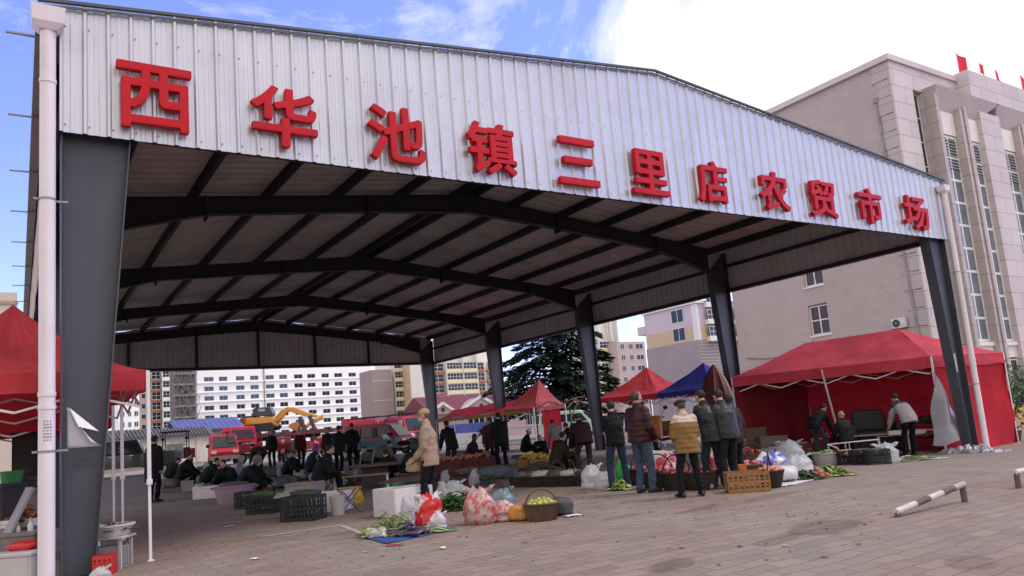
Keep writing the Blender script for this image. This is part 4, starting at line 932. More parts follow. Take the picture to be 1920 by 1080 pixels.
van(702, 56, CAMH+.9, 'red van with a dark roof rack, left one of the pair', '#b02836', True).scale = (1.3, 1.3, 1.3)
van(766, 54, CAMH+.5, 'red van with a dark roof rack close behind the tan jacket', '#a82634', True).scale = (1.3, 1.3, 1.3)
van(712, 44, CAMH+1.15, 'red and white car with a bright windscreen behind the crouching sellers', '#a83440')
trike(742, 38, CAMH+1.5, 'cargo tricycle with a teal railed bed behind the crouching sellers', '#4a6f7a', '#4f7f8c', sc=1.0)
trike(683, 39, CAMH+1.2, 'cargo tricycle with a light blue bed beside the man in black', '#4c6a84', '#5a7f98', sc=.95)
van(1066, 52, CAMH+1.3, 'white and green taxi behind the bare tent frame', '#a9c4b4')
trike(1238, 27, CAMH-.5, 'motor tricycle with orange panels and mirrors under the red tent', '#b06a2c', '#8c5a30', sc=1.1)
# ---- excavator on a low loader
D = 75; k = D/F; p = gd(530, D); t = T('excavator', 'yellow excavator with folded boom on a low loader in front of the white building', 'excavator', (p.x, p.y, 0), -YAW)
def E(u, v): return ((u-530)*k, CZ+(hor(u)-v)*k)
m_yel = M('#d08a1e', .4, 0, .1, 1, coat=.3, stain=.12); m_yd = M('#8c4a1c', .6, 0, .1, 1)
def ex(name, pts, y0, y1, m, bv=.05): b = MB(); b.prism([E(*q) for q in pts], 1, y0, y1); return bev(b.build(name, m, t), bv, 1)
ex('body', [(460, 806), (458, 797), (463, 785), (515, 781), (523, 786), (520, 800), (505, 802)], -1.2, 1.2, m_yel)
ex('counterweight', [(456, 805), (456, 790), (462, 784), (470, 784), (468, 806)], -1.35, 1.35, m_yd)
ex('engine_deck', [(464, 784), (466, 781), (484, 780), (484, 783)], -1.1, 1.1, m_dark)
cabx = ex('cab', [(484, 781), (483, 768), (490, 765), (516, 764), (520, 775), (518, 781)], -1.3, -.1, M('#1f2124', .3, 0, .1, 1, coat=.3))
b = MB(); b.prism([E(494, 772.5), E(495, 767.5), E(506, 767), (E(507, 772)[0], E(507, 772)[1])], 1, -1.33, -1.301); b.build('cab_window', M('#8e959c', .15), cabx)
ex('boom', [(508, 793), (524, 777), (531, 769), (543, 763), (556, 764), (578, 773), (597, 778), (596, 783), (572, 780), (556, 775), (547, 771.5), (540, 774), (530, 787), (518, 797)], -.25, .25, m_yel)
ex('stick', [(598, 783), (606, 779), (607, 775), (610, 786), (600, 789), (585, 796), (566, 811), (561, 809), (580, 793)], -.2, .2, m_yel)
ex('bucket', [(544, 800), (548, 795), (562, 790), (565, 797), (561, 809), (552, 806)], -.6, .6, M('#b07a4e', .7, 0, .15, 1))
for a, c, r in (((566, 782), (576, 812), .22), ((584, 780), (594, 808), .2)):
    b = MB(); (xa, za), (xb, zb) = E(*a), E(*c); b.tube([(xa, -.3, za), (xb, -.3, zb)], r, 8); b.build('hydraulic_cylinder', M('#4a3f3d', .5, .2, .1, 2), t)
for y in (-1.3, .7):
    b = MB(); b.rings([], 3) if False else None; (xa, za), (xb, zb) = E(462, 812), E(518, 806.5); b.prism([(xa, za), (xa-.15, za+.35), (xa+.1, za+.75), (xb, zb+.75), (xb+.3, zb+.35), (xb, zb)], 1, y, y+.6); b.build('track', M('#2e2a28', .8, 0, .2, 4), t)
zd = E(490, 812)[1]-.02
lt = T('low_loader', 'dark low loader trailer carrying the yellow excavator', 'trailer', (p.x, p.y, 0), -YAW)
b = MB(); b.box(E(458, 812)[0]-.5, E(612, 812)[0]+1, -1.35, 1.35, zd-.45, zd-.06); b.build('deck', M('#5b2a2e', .7, 0, .2, 1), lt)
b = MB(); b.box(E(458, 812)[0]-.5, E(600, 812)[0], -.5, .5, zd-.8, zd-.46); b.build('chassis', m_tyre, lt)
for x in (E(470, 0)[0], E(482, 0)[0], E(560, 0)[0], E(600, 0)[0]):
    for y in (-1.1, 1.1): wheel(lt, x, y, .5, .3)
# ================================================================ people
def rot2(p, a): c, s = math.cos(a), math.sin(a); return Vector((p[0]*c-p[1]*s, p[0]*s+p[1]*c, p[2]))
def ik(a, c, l1, l2, pole):
    d = c-a; L = min(d.length, (l1+l2)*.995); u = d.normalized(); c = a+u*L
    x = (l1*l1-l2*l2+L*L)/(2*L); h = math.sqrt(max(0, l1*l1-x*x)); n = (pole-u*pole.dot(u)); n = n.normalized() if n.length > 1e-4 else Vector((0, 1, 0))
    return a+u*x+n*h, c
def capt(b, pts, rs, n=10):
    pts = [Vector(p) for p in pts]; d0 = (pts[1]-pts[0]).normalized(); d1 = (pts[-1]-pts[-2]).normalized(); r0, r1 = rs[0], rs[-1]
    b.tube([pts[0]-d0*r0*.85, pts[0]-d0*r0*.5]+pts+[pts[-1]+d1*r1*.5, pts[-1]+d1*r1*.85], [r0*.45, r0*.82]+list(rs)+[r1*.82, r1*.45], n)
WS = bpy.data.scenes.new('workshop')
def fuse(b, vox, sm=4, disp=None):
    me = b.mesh('t', []) if False else bpy.data.meshes.new('t'); me.from_pydata(b.v, [], b.f)
    import bmesh
    q = bmesh.new(); q.from_mesh(me); bmesh.ops.recalc_face_normals(q, faces=q.faces); q.to_mesh(me); q.free()
    o = bpy.data.objects.new('t', me); WS.collection.objects.link(o)
    m = o.modifiers.new('r', 'REMESH'); m.mode = 'VOXEL'; m.voxel_size = vox; m.use_smooth_shade = True
    m = o.modifiers.new('s', 'SMOOTH'); m.factor = .5; m.iterations = sm
    with bpy.context.temp_override(scene=WS, view_layer=WS.view_layers[0]): dg = bpy.context.evaluated_depsgraph_get()
    r = bpy.data.meshes.new_from_object(o.evaluated_get(dg))
    bpy.data.objects.remove(o); bpy.data.meshes.remove(me)
    if disp:
        nn = [v.normal.copy() for v in r.vertices]; cs = [v.co+n_*disp(v.co) for v, n_ in zip(r.vertices, nn)]
        for v, c_ in zip(r.vertices, cs): v.co = c_
    r.materials.clear(); return r
def obj(name, me, mats, parent=None):
    for m in (mats if isinstance(mats, list) else [mats]): me.materials.append(m)
    me.polygons.foreach_set('use_smooth', [True]*len(me.polygons)); me.update()
    return link(bpy.data.objects.new(name, me), parent)
m_skin = M('#b98a72', .55, 0, .08, 8); m_eye = M('#1a1412', .3, 0, .1, 5); m_lip = M('#8c5248', .5, 0, .1, 8)
NP = [0]
def dk(c): return tuple(v*.5 for v in lin(c))
def person(u, place, head, label, H=1.68, pz=.93, py=0, lean=3, al=None, ar=None, wl=None, wr=None, hy=0, hp=0, jac='#1c1c1f', tro='#1e1f24', shoe='#161414', hair='#15120f', hs='short',
           puff=0.0, fine=False, quilt=0, vest=None, hem=.10, mask=False, gloss=.75, group=None, jm=None, skirt=0, twist=0, zz=None):
    NP[0] += 1; sd = NP[0]*3.7; loc = place if isinstance(place, Vector) else gd(u, place)
    if zz is not None: loc.z += zz
    rz = -YAW+math.radians(head); a1 = math.radians(lean); s = H/1.7
    R = Vector((1, 0, 0)); vox = .0105 if fine else .019
    dirv = lambda a: Vector((0, math.sin(a), math.cos(a)))
    fw = lambda a: Vector((0, math.cos(a), -math.sin(a)))
    P0 = Vector((0, py, pz)); ab = .55*a1
    spine = [P0-dirv(ab*.6)*hem, P0, P0+dirv(ab)*.16]; ch = spine[2]+dirv(a1)*.17; sh = ch+dirv(a1)*.13; nk = sh+dirv(a1*.8)*.07; 
    ah = a1*.35+math.radians(hp); hd = nk+dirv(ah)*.138+fw(ah)*.015
    tw = math.radians(twist); RS = Vector((math.cos(tw), math.sin(tw), 0))
    SL, SR = sh-RS*.175-dirv(a1)*.02, sh+RS*.175-dirv(a1)*.02
    HL, HRr = P0-R*.088, P0+R*.088
    al = Vector(al or (-.10, 0, .085)); ar = Vector(ar or (.10, .02, .085)); wl = Vector(wl or (-.24, .05, .82)); wr = Vector(wr or (.24, .05, .82))
    kp = Vector((0, 1, .25)); KL, al = ik(HL, al, .43, .43, kp+Vector((-.25, 0, 0))); KR, ar = ik(HRr, ar, .43, .43, kp+Vector((.25, 0, 0)))
    EL, wl = ik(SL, wl, .29, .26, Vector((-.6, -1, -.3))); ER, wr = ik(SR, wr, .29, .26, Vector((.6, -1, -.3)))
    # ---- body (skin), one surface
    b = MB()
    b.rings([(P0-dirv(ab)*.06, R*.12, fw(ab)*.09), (P0, R*.14, fw(ab)*.10), (spine[2], R*.125, fw(ab)*.09), (ch, RS*.15, fw(a1)*.10), (sh, RS*.13, fw(a1)*.075), (nk, RS*.055, fw(a1)*.055)], 12)
    for A, B, C in ((SL, EL, wl), (SR, ER, wr)): capt(b, [A, B, C], [.045, .036, .027], 8)
    for A, B, C in ((HL, KL, al), (HRr, KR, ar)): capt(b, [A, B, C], [.07, .048, .036], 8)
    hyr = math.radians(hy); Rh = Matrix.Rotation(hyr, 3, 'Z') @ Matrix.Rotation(-ah, 3, 'X')
    hv = lambda x, y, z: hd+Rh@Vector((x, y, z))
    capt(b, [nk-dirv(a1)*.03, hv(0, -.015, -.07)], [.056, .052], 10)
    b.ell(hd+Rh@Vector((0, -.008, .022)), (.075, .093, .092), 16, 12, Rh); b.ell(hv(0, .022, -.055), (.056, .062, .062), 12, 8, Rh)
    capt(b, [hv(0, .085, .012), hv(0, .104, -.022)], [.010, .016], 8)
    for q in (-1, 1): b.ell(hv(q*.077, -.005, -.005), (.012, .022, .033), 8, 6, Rh); b.ell(hv(q*.04, .06, -.02), (.026, .024, .022), 8, 6, Rh)
    b.ell(hv(0, .078, .035), (.05, .016, .012), 8, 6, Rh)
    me = fuse(b, vox*.9 if fine else vox, 2)
    c = MB(); c.v = [tuple(v.co) for v in me.vertices]; c.f = [list(p.vertices) for p in me.polygons]; c.mi = [0]*len(c.f); bpy.data.meshes.remove(me)
    for A, Wp, q in ((EL, wl, -1), (ER, wr, 1)):
        d = (Wp-A).normalized(); side = d.cross(Vector((0, 0, 1))); side = side.normalized() if side.length > .2 else Vector((0, 1, 0)); 
        pn = side.cross(d).normalized(); wd = side if True else pn
        inn = Vector((-q, .4, -.3)); inn = (inn-d*inn.dot(d)); inn = (inn-wd*inn.dot(wd)).normalized() if (inn-wd*inn.dot(wd)).length > .05 else pn
        c.rings([(Wp-d*.02, wd*.026, inn*.018), (Wp+d*.02, wd*.036, inn*.016), (Wp+d*.06, wd*.042, inn*.015), (Wp+d*.085, wd*.04, inn*.012)], 8)
        for k in range(4):
            off = wd*(-.031+.0207*k); L = (.062, .074, .07, .055)[k]; f0 = Wp+d*.078+off; f1 = f0+d*L*.42+inn*L*.10; f2 = f1+d*L*.28+inn*L*.3; f3 = f2+d*L*.06+inn*L*.34
            c.tube([f0, f1, f2, f3], [.0092, .0088, .0078, .006], 6)
        t0 = Wp+d*.025-wd*.034*q; c.tube([t0, t0-wd*.022*q+d*.022+inn*.012, t0-wd*.026*q+d*.05+inn*.024, t0-wd*.018*q+d*.07+inn*.03], [.012, .011, .0095, .007], 6)
    c.m = 1
    for q in (-1, 1): c.ell(hv(q*.032, .083, .012), (.0125, .008, .0065), 8, 5, Rh); c.ell(hv(q*.033, .089, .031), (.02, .005, .004), 8, 4, Rh)
    c.m = 2; c.ell(hv(0, .083, -.052), (.024, .008, .006), 8, 5, Rh)
    body = obj('person', c.mesh('person', []), [m_skin, m_eye, m_lip]); body.location = loc; body.rotation_euler = (0, 0, rz); body.scale = (s, s, s)
    tag(body, label, 'person', group)
    # ---- trousers
    b = MB(); b.rings([(P0-dirv(ab)*.10, R*.135, fw(ab)*.11), (P0-dirv(ab)*.02, R*.165, fw(ab)*.125), (P0+dirv(ab)*.08, R*.155, fw(ab)*.115)], 14)
    for A, B, C in ((HL, KL, al), (HRr, KR, ar)): e = (C-B).normalized(); capt(b, [A+R*.0, A.lerp(B, .4), B, B.lerp(C, .5), C+e*.01], [.094, .088, .07, .066, .064], 10)
    if skirt: b.rings([(P0, R*.2, fw(0)*.17), ((KL+KR)/2-Vector((0, 0, .1)), R*(.26+skirt), Vector((0, .24, 0))), ((al+ar)/2+Vector((0, 0, .12)), R*(.28+skirt), Vector((0, .24, 0)))], 14)
    dsp = lambda p: .014*noise.noise(Vector((p.x*8+sd, p.y*8, p.z*7)))+.010*noise.noise(Vector((p.x*10+p.z*8, p.y*10, p.z*26+sd)))
    obj('trousers', fuse(b, vox, 3, dsp), M(dk(tro), .9, 0, .16, 8, .2, 60, spec=.2), body)
    # ---- shoes
    for A, K, nm in ((al, KL, -1), (ar, KR, 1)):
        f = Vector((nm*.2, 1, 0)).normalized(); x = Vector((f.y, -f.x, 0)); z0 = A.z-.075; g = Vector((A.x, A.y, z0)); b = MB()
        b.rings([(g+f*y+Vector((0, 0, h*.5+.002)), x*w_, Vector((0, 0, h*.5))) for y, w_, h in ((-.085, .022, .06), (-.07, .036, .085), (0, .041, .10), (.07, .047, .08), (.14, .046, .055), (.18, .03, .04), (.192, .012, .02))], 10)
        obj('shoe', b.mesh('shoe', []), M(shoe, .5, 0, .1, 6), body)
    # ---- jacket
    b = MB(); e = puff
    b.rings([(spine[0], R*(.178+e), fw(ab*.6)*(.142+e)), (P0, R*(.176+e), fw(ab)*(.14+e)), (spine[2], R*(.163+e*1.1), fw(ab)*(.132+e)), (ch, RS*(.188+e), fw(a1)*(.138+e)), (sh-dirv(a1)*.02, RS*(.178+e*.5), fw(a1)*(.105+e*.6)), (sh+dirv(a1)*.03, RS*.11, fw(a1)*.082), (nk+dirv(a1)*.02, RS*.078, fw(a1)*.076), (nk+dirv(a1)*.052, RS*.07, fw(a1)*.07)], 16)
    for A, B, C in ((SL, EL, wl), (SR, ER, wr)): capt(b, [A+(sh-A)*.12, A.lerp(B, .5), B, C-(C-B).normalized()*.02], [.068+e*.6, .061+e*.7, .056+e*.6, .045+e*.4], 10)
    def dj(p):
        d = .014*noise.noise(Vector((p.x*7+sd, p.y*7, p.z*8)))+.006*noise.noise(Vector((p.x*9+p.z*9, p.y*9+sd, p.z*19)))
        if quilt: d += quilt*(abs(math.sin(p.z*PI/.085))-.7)
        return d
    jme = fuse(b, vox, 3, dj); jmat = jm or M(dk(jac), gloss, 0, .12, 7, .2, 50, spec=.25); j = None
    if vest:                                   # sleeves and yoke in a second colour
        for p in jme.polygons:
            q = p.center
            if (q-sh).dot(dirv(a1)) > -.075+.012*noise.noise(q*9): p.material_index = 1
    mi = [p.material_index for p in jme.polygons]; j = obj('jacket', jme, [jmat]+([M(vest, gloss, 0, .1, 7)] if vest else []), body)
    if vest: jme.polygons.foreach_set('material_index', mi)
    # ---- hair and headgear
    hm = M(hair, .7, 0, .3, 30, .4, 90); b = MB(); hn = 'hair'
    if hs in ('short', 'cap', 'beret', 'hat', 'beanie', 'brim'): b.ell(hv(0, -.026, .032), (.0825, .088, .092), 16, 10, Rh, .04, 9, sd)
    elif hs == 'grey': b.ell(hv(0, -.024, .026), (.081, .088, .09), 16, 10, Rh, .03, 9, sd)
    elif hs == 'long': b.ell(hv(0, -.026, .028), (.092, .1, .1), 16, 10, Rh, .05, 8, sd); b.ell(hv(0, -.06, -.07), (.08, .055, .11), 12, 8, Rh, .08, 8, sd)
    elif hs == 'bald': b.ell(hv(0, -.045, -.005), (.08, .062, .05), 14, 8, Rh, .03, 9, sd)
    elif hs == 'scarf': b.ell(hv(0, -.022, .018), (.096, .1, .112), 16, 10, Rh, .04, 6, sd); b.ell(hv(0, -.01, -.10), (.085, .085, .06), 14, 8, Rh, .06, 6, sd); hn = 'headscarf'
    elif hs == 'hood': b.ell(hv(0, -.035, .02), (.11, .115, .135), 16, 10, Rh, .04, 6, sd); hn = 'hood'
    obj(hn, b.mesh(hn, []), hm, body)
    hc = {'cap': '#a98a68', 'beret': '#2a2a33', 'hat': '#4f4a2c', 'beanie': '#d3cdc8', 'brim': '#161618'}
    if hs in hc:
        col = hc[hs] if hs != 'hat' or not mask else mask; b = MB()
        if hs == 'beret': b.ell(hv(0, -.01, .085), (.112, .125, .045), 18, 8, Rh); b.ell(hv(0, .075, .065), (.075, .05, .012), 12, 6, Rh)
        else:
            b.ell(hv(0, -.014, .052), (.09, .104, .078), 18, 10, Rh, .02, 5)
            if hs == 'cap': b.ell(hv(0, .115, .05), (.072, .075, .010), 14, 6, Rh @ Matrix.Rotation(-.16, 3, 'X')); b.ell(hv(0, -.014, .13), (.01, .01, .008), 8, 5, Rh)
            if hs in ('hat', 'brim'): b.ell(hv(0, 0, .045), (.135, .15, .012), 18, 6, Rh)
        hb = obj('cap' if hs in ('cap', 'beret') else 'hat', b.mesh('cap', []), M(col, .85, 0, .1, 8, .15, 60), body)
    if mask is True:
        b = MB(); b.ell(hv(0, .055, -.04), (.058, .055, .05), 14, 10, Rh); b.tube([hv(-.055, .04, -.02), hv(-.08, 0, 0)], .003, 5); b.tube([hv(.055, .04, -.02), hv(.08, 0, 0)], .003, 5)
        obj('face_mask', b.mesh('mask', []), M('#8fb4cc', .8, 0, .06, 9), body)
    return body
bend = dict(pz=.88, py=-.14, lean=78, al=(-.13, 0, .085), ar=(.13, .02, .085), wl=(-.2, .42, .38), wr=(.2, .45, .36), hp=15)
crouch = dict(pz=.30, py=-.14, lean=42, al=(-.15, .12, .085), ar=(.15, .1, .085), wl=(-.16, .48, .34), wr=(.14, .5, .32), hp=12, hem=.05)
sit = dict(pz=.46, py=-.12, lean=20, al=(-.14, .36, .085), ar=(.14, .33, .085), wl=(-.13, .30, .56), wr=(.13, .32, .55), hp=8, hem=.06)
def ps(base, **k): d = dict(base); d.update(k); return d
# --- the people nearest the camera
person(0, gp(812, 961), 86, 'person in a tan jacket, tan cap and blue face mask standing by the white boxes', 1.64, fine=True, jac='#d6b69c', tro='#23262c', shoe='#8d8584', hs='cap', mask=True, puff=.018, wl=(-.12, .22, .90), wr=(.13, .23, .89), al=(-.10, .06, .085), ar=(.10, -.06, .085), lean=2, hp=8, hem=.16, hair='#5b5048')
person(0, gp(1163, 918), 12, 'person seen from behind in black jacket and blue jeans with arms folded', 1.56, fine=True, jac='#131416', tro='#3c4a60', shoe='#1b1b1d', hs='short', puff=.02, wl=(.02, .26, 1.14), wr=(-.02, .28, 1.10), al=(-.15, 0, .085), ar=(.19, .02, .085), hp=14, hem=.08, lean=4)
person(0, gp(1209, 925), -52, 'person in a maroon padded jacket and faded jeans turned to the right', 1.67, fine=True, jac='#4a2026', tro='#56657c', shoe='#1a1819', hs='grey', hair='#3c3632', puff=.03, quilt=.006, wl=(-.17, .22, .92), wr=(.18, .20, .90), al=(-.09, 0, .085), ar=(.11, .08, .085), lean=3, hy=-6, hem=.08, gloss=.5)
person(0, gp(1299, 932), 14, 'person seen from behind in a quilted tan vest, beige sleeves and dark flat cap', 1.44, fine=True, jac='#a98148', vest='#b5a294', tro='#202328', hs='beret', puff=.045, quilt=.007, wl=(-.10, .27, 1.02), wr=(.12, .27, 1.0), al=(-.19, .02, .085), ar=(.19, 0, .085), hp=16, hem=.16, hair='#3b3531')
person(0, gp(1340, 917), 28, 'tall person in a dark leather jacket leaning forward in the middle of the group', 1.62, fine=True, jac='#2a2d30', tro='#2e3848', shoe='#8f8a88', lean=14, py=-.08, wl=(-.05, .32, .98), wr=(.16, .30, 1.0), al=(-.10, .02, .085), ar=(.13, -.12, .085), hp=18, puff=.03, hem=.14, gloss=.42)
person(0, gp(1374, 915), 22, 'person in a grey leather jacket and dark trousers at the right end of the group', 1.60, fine=True, jac='#3a3d40', tro='#2b2d33', shoe='#a5a09c', lean=12, py=-.06, wl=(-.10, .30, 1.02), wr=(.12, .30, 1.0), hp=20, puff=.03, hem=.10, gloss=.42)
person(0, gp(1388, 903), 20, 'person with long black hair and a dark patterned coat behind the grey leather jacket', 1.52, jac='#3a2526', tro='#202228', hs='long', lean=8, puff=.02, hem=.2)
# --- middle distance
person(0, gp(1099, 893), 8, 'person in a maroon sweater and olive hat bending over by the third column', 1.66, **ps(bend, lean=48, pz=.86, wl=(-.22, .38, .62), wr=(.22, .40, .6)), jac='#3a1b1f', tro='#48423f', hs='hat', puff=.04)
person(0, gp(1052, 893), -60, 'person in a brown jacket sitting low, facing right, behind the row of baskets', 1.64, **ps(sit, pz=.36, lean=30), jac='#43321f', tro='#1d1d1f', puff=.03)
person(1042, 24, 20, 'person with a grey and white striped back bending beside the bare tent frame', 1.62, **ps(bend, lean=52, pz=.88), jac='#b8b0ae', tro='#2a2a2c', puff=.03)
person(0, gp(943, 883), 24, 'person in a black coat standing with bent knees in front of the fourth column', 1.70, jac='#131416', tro='#17181b', wl=(-.12, .26, 1.0), wr=(.12, .28, 1.02), hp=10, al=(-.09, .04, .085), ar=(.1, -.1, .085), puff=.03, hem=.14)
person(917, 25, 150, 'person in a patterned red and brown coat behind the black coated shopper', 1.58, jac='#5a2a2a', tro='#2a2624', hs='long', puff=.04, hem=.3)
person(986, 26, -95, 'person with a white knitted hat sitting and facing right under the small red tent', 1.58, **ps(sit, pz=.5), jac='#1b1c1f', tro='#17181a', hs='beanie', puff=.04)
person(843, 23, 30, 'person in a dark coat leaning forward just behind the tan jacket', 1.62, jac='#1a1d24', tro='#4a4440', hs='short', lean=34, py=-.08, wl=(-.2, .35, .75), wr=(.22, .42, .78), puff=.035, hem=.2)
person(768, 19.5, -50, 'person in a dark green hooded cape crouching left of the tan jacket', 1.62, **ps(crouch, lean=30, pz=.36), jac='#2c322f', tro='#20221f', hair='#2a302d', hs='hood', puff=.07)
person(729, 20, 40, 'person in a dark brown coat crouching with head down beside the round board', 1.6, **crouch, jac='#231d1a', tro='#191817', puff=.06)
person(711, 23, -35, 'person in a pale grey jacket bent double behind the crouching sellers', 1.62, **ps(bend, pz=.70), jac='#7d7472', tro='#222224', puff=.04)
person(660, 28, 10, 'person in a black jacket standing with hands in front, seen from behind', 1.72, jac='#121315', tro='#141517', wl=(-.16, .2, .95), wr=(.16, .2, .95), hp=16, puff=.03)
person(632, 26, -25, 'person in a dark hat and coat leaning to the right next to the folding chair', 1.66, jac='#15171a', tro='#15161a', hs='brim', lean=16, puff=.04, hem=.25)
person(606, 17.2, -70, 'person in black sitting on the folding chair', 1.68, **ps(sit, lean=28), jac='#17181b', tro='#15161a', puff=.05)
person(588, 22, -60, 'person in a dark coat with a purple headscarf beside the folding chair', 1.56, **ps(crouch, pz=.5, lean=22), jac='#1c1b20', tro='#17181a', hair='#7a2f86', hs='scarf', puff=.05)
person(510, 35, 170, 'person in black standing straight in front of the red tricycles', 1.70, jac='#101113', tro='#111214', puff=.03)
person(563, 34, -150, 'person in a dark red jacket standing by the red cargo tricycle', 1.62, jac='#5e1b24', tro='#1a1a1c', puff=.03)
person(466, 18.6, -100, 'person in black crouching behind the pink tub, facing right', 1.72, **ps(crouch, pz=.34), jac='#121315', tro='#131416', hs='hood', hair='#6a645f', puff=.07)
person(427, 20.5, 165, 'person in black crouching and facing the camera left of the pink tub', 1.66, **crouch, jac='#141416', tro='#141416', puff=.06)
person(348, 24, -80, 'person in a black coat crouching in front of the white fronted tricycle', 1.66, **ps(crouch, pz=.42, lean=26), jac='#101113', tro='#121214', puff=.05)
person(286, 19.6, -20, 'person in a long black coat standing behind the near tent pole', 1.70, jac='#111215', tro='#131417', puff=.04, hem=.4, lean=8)
for u_, D_, h_, l_, k_ in ((392, 23.5, -70, 'person in a charcoal coat squatting between the two crouching figures on the left', dict(**crouch, jac='#1a1a1d', tro='#18181a', puff=.06)),
        (542, 25, -110, 'person in a dark blue coat squatting behind the black crates', dict(**crouch, jac='#1b2030', tro='#17181c', puff=.05)),
        (690, 24.5, 150, 'person in a brown padded coat squatting behind the round board', dict(**crouch, jac='#3a2a22', tro='#1b1a1c', puff=.07)),
        (487, 30, 60, 'person in a grey jacket bending over goods below the red tricycle', dict(**ps(bend, pz=.84), jac='#3c3c42', tro='#202124', puff=.03)),
        (885, 24.5, -100, 'person in a dark headscarf sitting behind the apple cartons', dict(**ps(sit, pz=.4), jac='#2b2228', tro='#1c1c1e', hair='#3a2c3c', hs='scarf', puff=.05)),
        (1012, 27, 160, 'person in a dark coat squatting behind the yellow fruit', dict(**crouch, jac='#222428', tro='#1a1b1d', puff=.06)),
        (615, 33, 175, 'person in a dark grey coat standing far back near the excavator', dict(jac='#26262b', tro='#1c1d20', puff=.04)),
        (322, 28, -60, 'person in a dark green coat squatting at the far left by the pickup', dict(**crouch, jac='#20271f', tro='#191a1a', puff=.06)),
        (792, 27, -20, 'person in a dark violet coat bending over just left of the tan jacket', dict(**ps(bend, pz=.8), jac='#2a2030', tro='#1c1c20', puff=.05)),
        (1075, 22, 40, 'person in a black padded coat bending beside the maroon sweater', dict(**ps(bend, lean=60, pz=.8), jac='#1a1b1d', tro='#1c1c1f', puff=.05))):
    person(u_, D_, h_, l_, 1.62, **k_)
# --- under the big red tent
person(1527, 21.6, -62, 'person in black jacket and grey blue trousers bending to the right inside the red tent', 1.72, **ps(bend, lean=58, wl=(-.1, .42, .55), wr=(.1, .46, .55)), jac='#1b1c1e', tro='#4a5160', puff=.03)
person(1572, 21.0, 15, 'bald person in a dark grey jacket sitting inside the red tent, seen from behind', 1.70, **ps(sit, pz=.5, lean=8), jac='#2b2d31', tro='#1b1c1e', hs='bald', hair='#8d857e', puff=.03)
person(1690, 20.2, 8, 'person in a white and black jacket bending over at the red tent front', 1.80, **ps(bend, lean=46, pz=.95, wl=(-.2, .4, .72), wr=(.28, .38, .62)), jac='#cfc6cc', vest='#26262a', tro='#151618', puff=.03)
# ================================================================ goods: builders
m_wick = M('#5b4330', .8, 0, .3, 14, .4, 60); m_wickd = M('#33271f', .85, 0, .3, 14, .4, 60)
m_foam = M('#cfc6c8', .75, 0, .05, 2, .1, 30, stain=.15); m_film = M('#d5d6d8', .25, 0, .1, 6, .4, 18, .35, .62); m_filmw = M('#d4cdd2', .35, 0, .08, 5, .4, 16, .25, .93)
m_card = M('#8a6a4c', .85, 0, .12, 4); m_blk = M('#1d2124', .6, 0, .15, 6); m_wood = M('#8a6c52', .8, 0, .2, 7)
def printed(col, thr, grain, base='#cfc4c4'):
    m = bpy.data.materials.new('printed_film'); m.use_nodes = True; t = m.node_tree; n = t.nodes; l = t.links; p = n['Principled BSDF']; p.inputs['Roughness'].default_value = .35
    tx = n.new('ShaderNodeTexCoord'); no = n.new('ShaderNodeTexNoise'); no.inputs['Scale'].default_value = grain; no.inputs['Detail'].default_value = 3; l.new(tx.outputs['Object'], no.inputs[0])
    vo = n.new('ShaderNodeTexVoronoi'); vo.inputs['Scale'].default_value = grain*2.2; l.new(tx.outputs['Object'], vo.inputs[0])
    ad_ = n.new('ShaderNodeMath'); ad_.operation = 'MULTIPLY_ADD'; ad_.inputs[1].default_value = .25; l.new(vo.outputs['Distance'], ad_.inputs[0]); l.new(no.outputs[0], ad_.inputs[2])
    r = n.new('ShaderNodeValToRGB'); e = r.color_ramp.elements; e[0].position = thr-.05+.09; e[1].position = thr+.05+.09; e[0].color = lin(col)+(1,); e[1].color = lin(base)+(1,); l.new(ad_.outputs[0], r.inputs[0]); l.new(r.outputs[0], p.inputs['Base Color'])
    b = n.new('ShaderNodeBump'); b.inputs['Strength'].default_value = .5; b.inputs['Distance'].default_value = .02; l.new(no.outputs[0], b.inputs['Height']); l.new(b.outputs[0], p.inputs['Normal']); return m
def foambox(p, wd, dp, h, rz, label, mat=None, lid=False, print_=None, name='foam_box', cat='box', group=None):
    t = T(name, label, cat, p, rz, group); b = MB(); w_ = .025
    b.box(-wd/2, wd/2, -dp/2, dp/2, .004, .04); b.box(-wd/2, -wd/2+w_, -dp/2, dp/2, .04, h); b.box(wd/2-w_, wd/2, -dp/2, dp/2, .04, h); b.box(-wd/2+w_, wd/2-w_, -dp/2, -dp/2+w_, .04, h); b.box(-wd/2+w_, wd/2-w_, dp/2-w_, dp/2, .04, h)
    bev(b.build('body', mat or m_foam, t), .008)
    if lid: b = MB(); b.box(-wd/2-.012, wd/2+.012, -dp/2-.012, dp/2+.012, h+.002, h+.05); bev(b.build('lid', mat or m_foam, t), .01)
    if print_:
        b = MB()
        for x, z, sx, sz in print_: b.box(x-sx/2, x+sx/2, -dp/2-.0035, -dp/2-.0012, z-sz/2, z+sz/2)
        b.build('print', M('#6a5f80', .7), t)
    return t
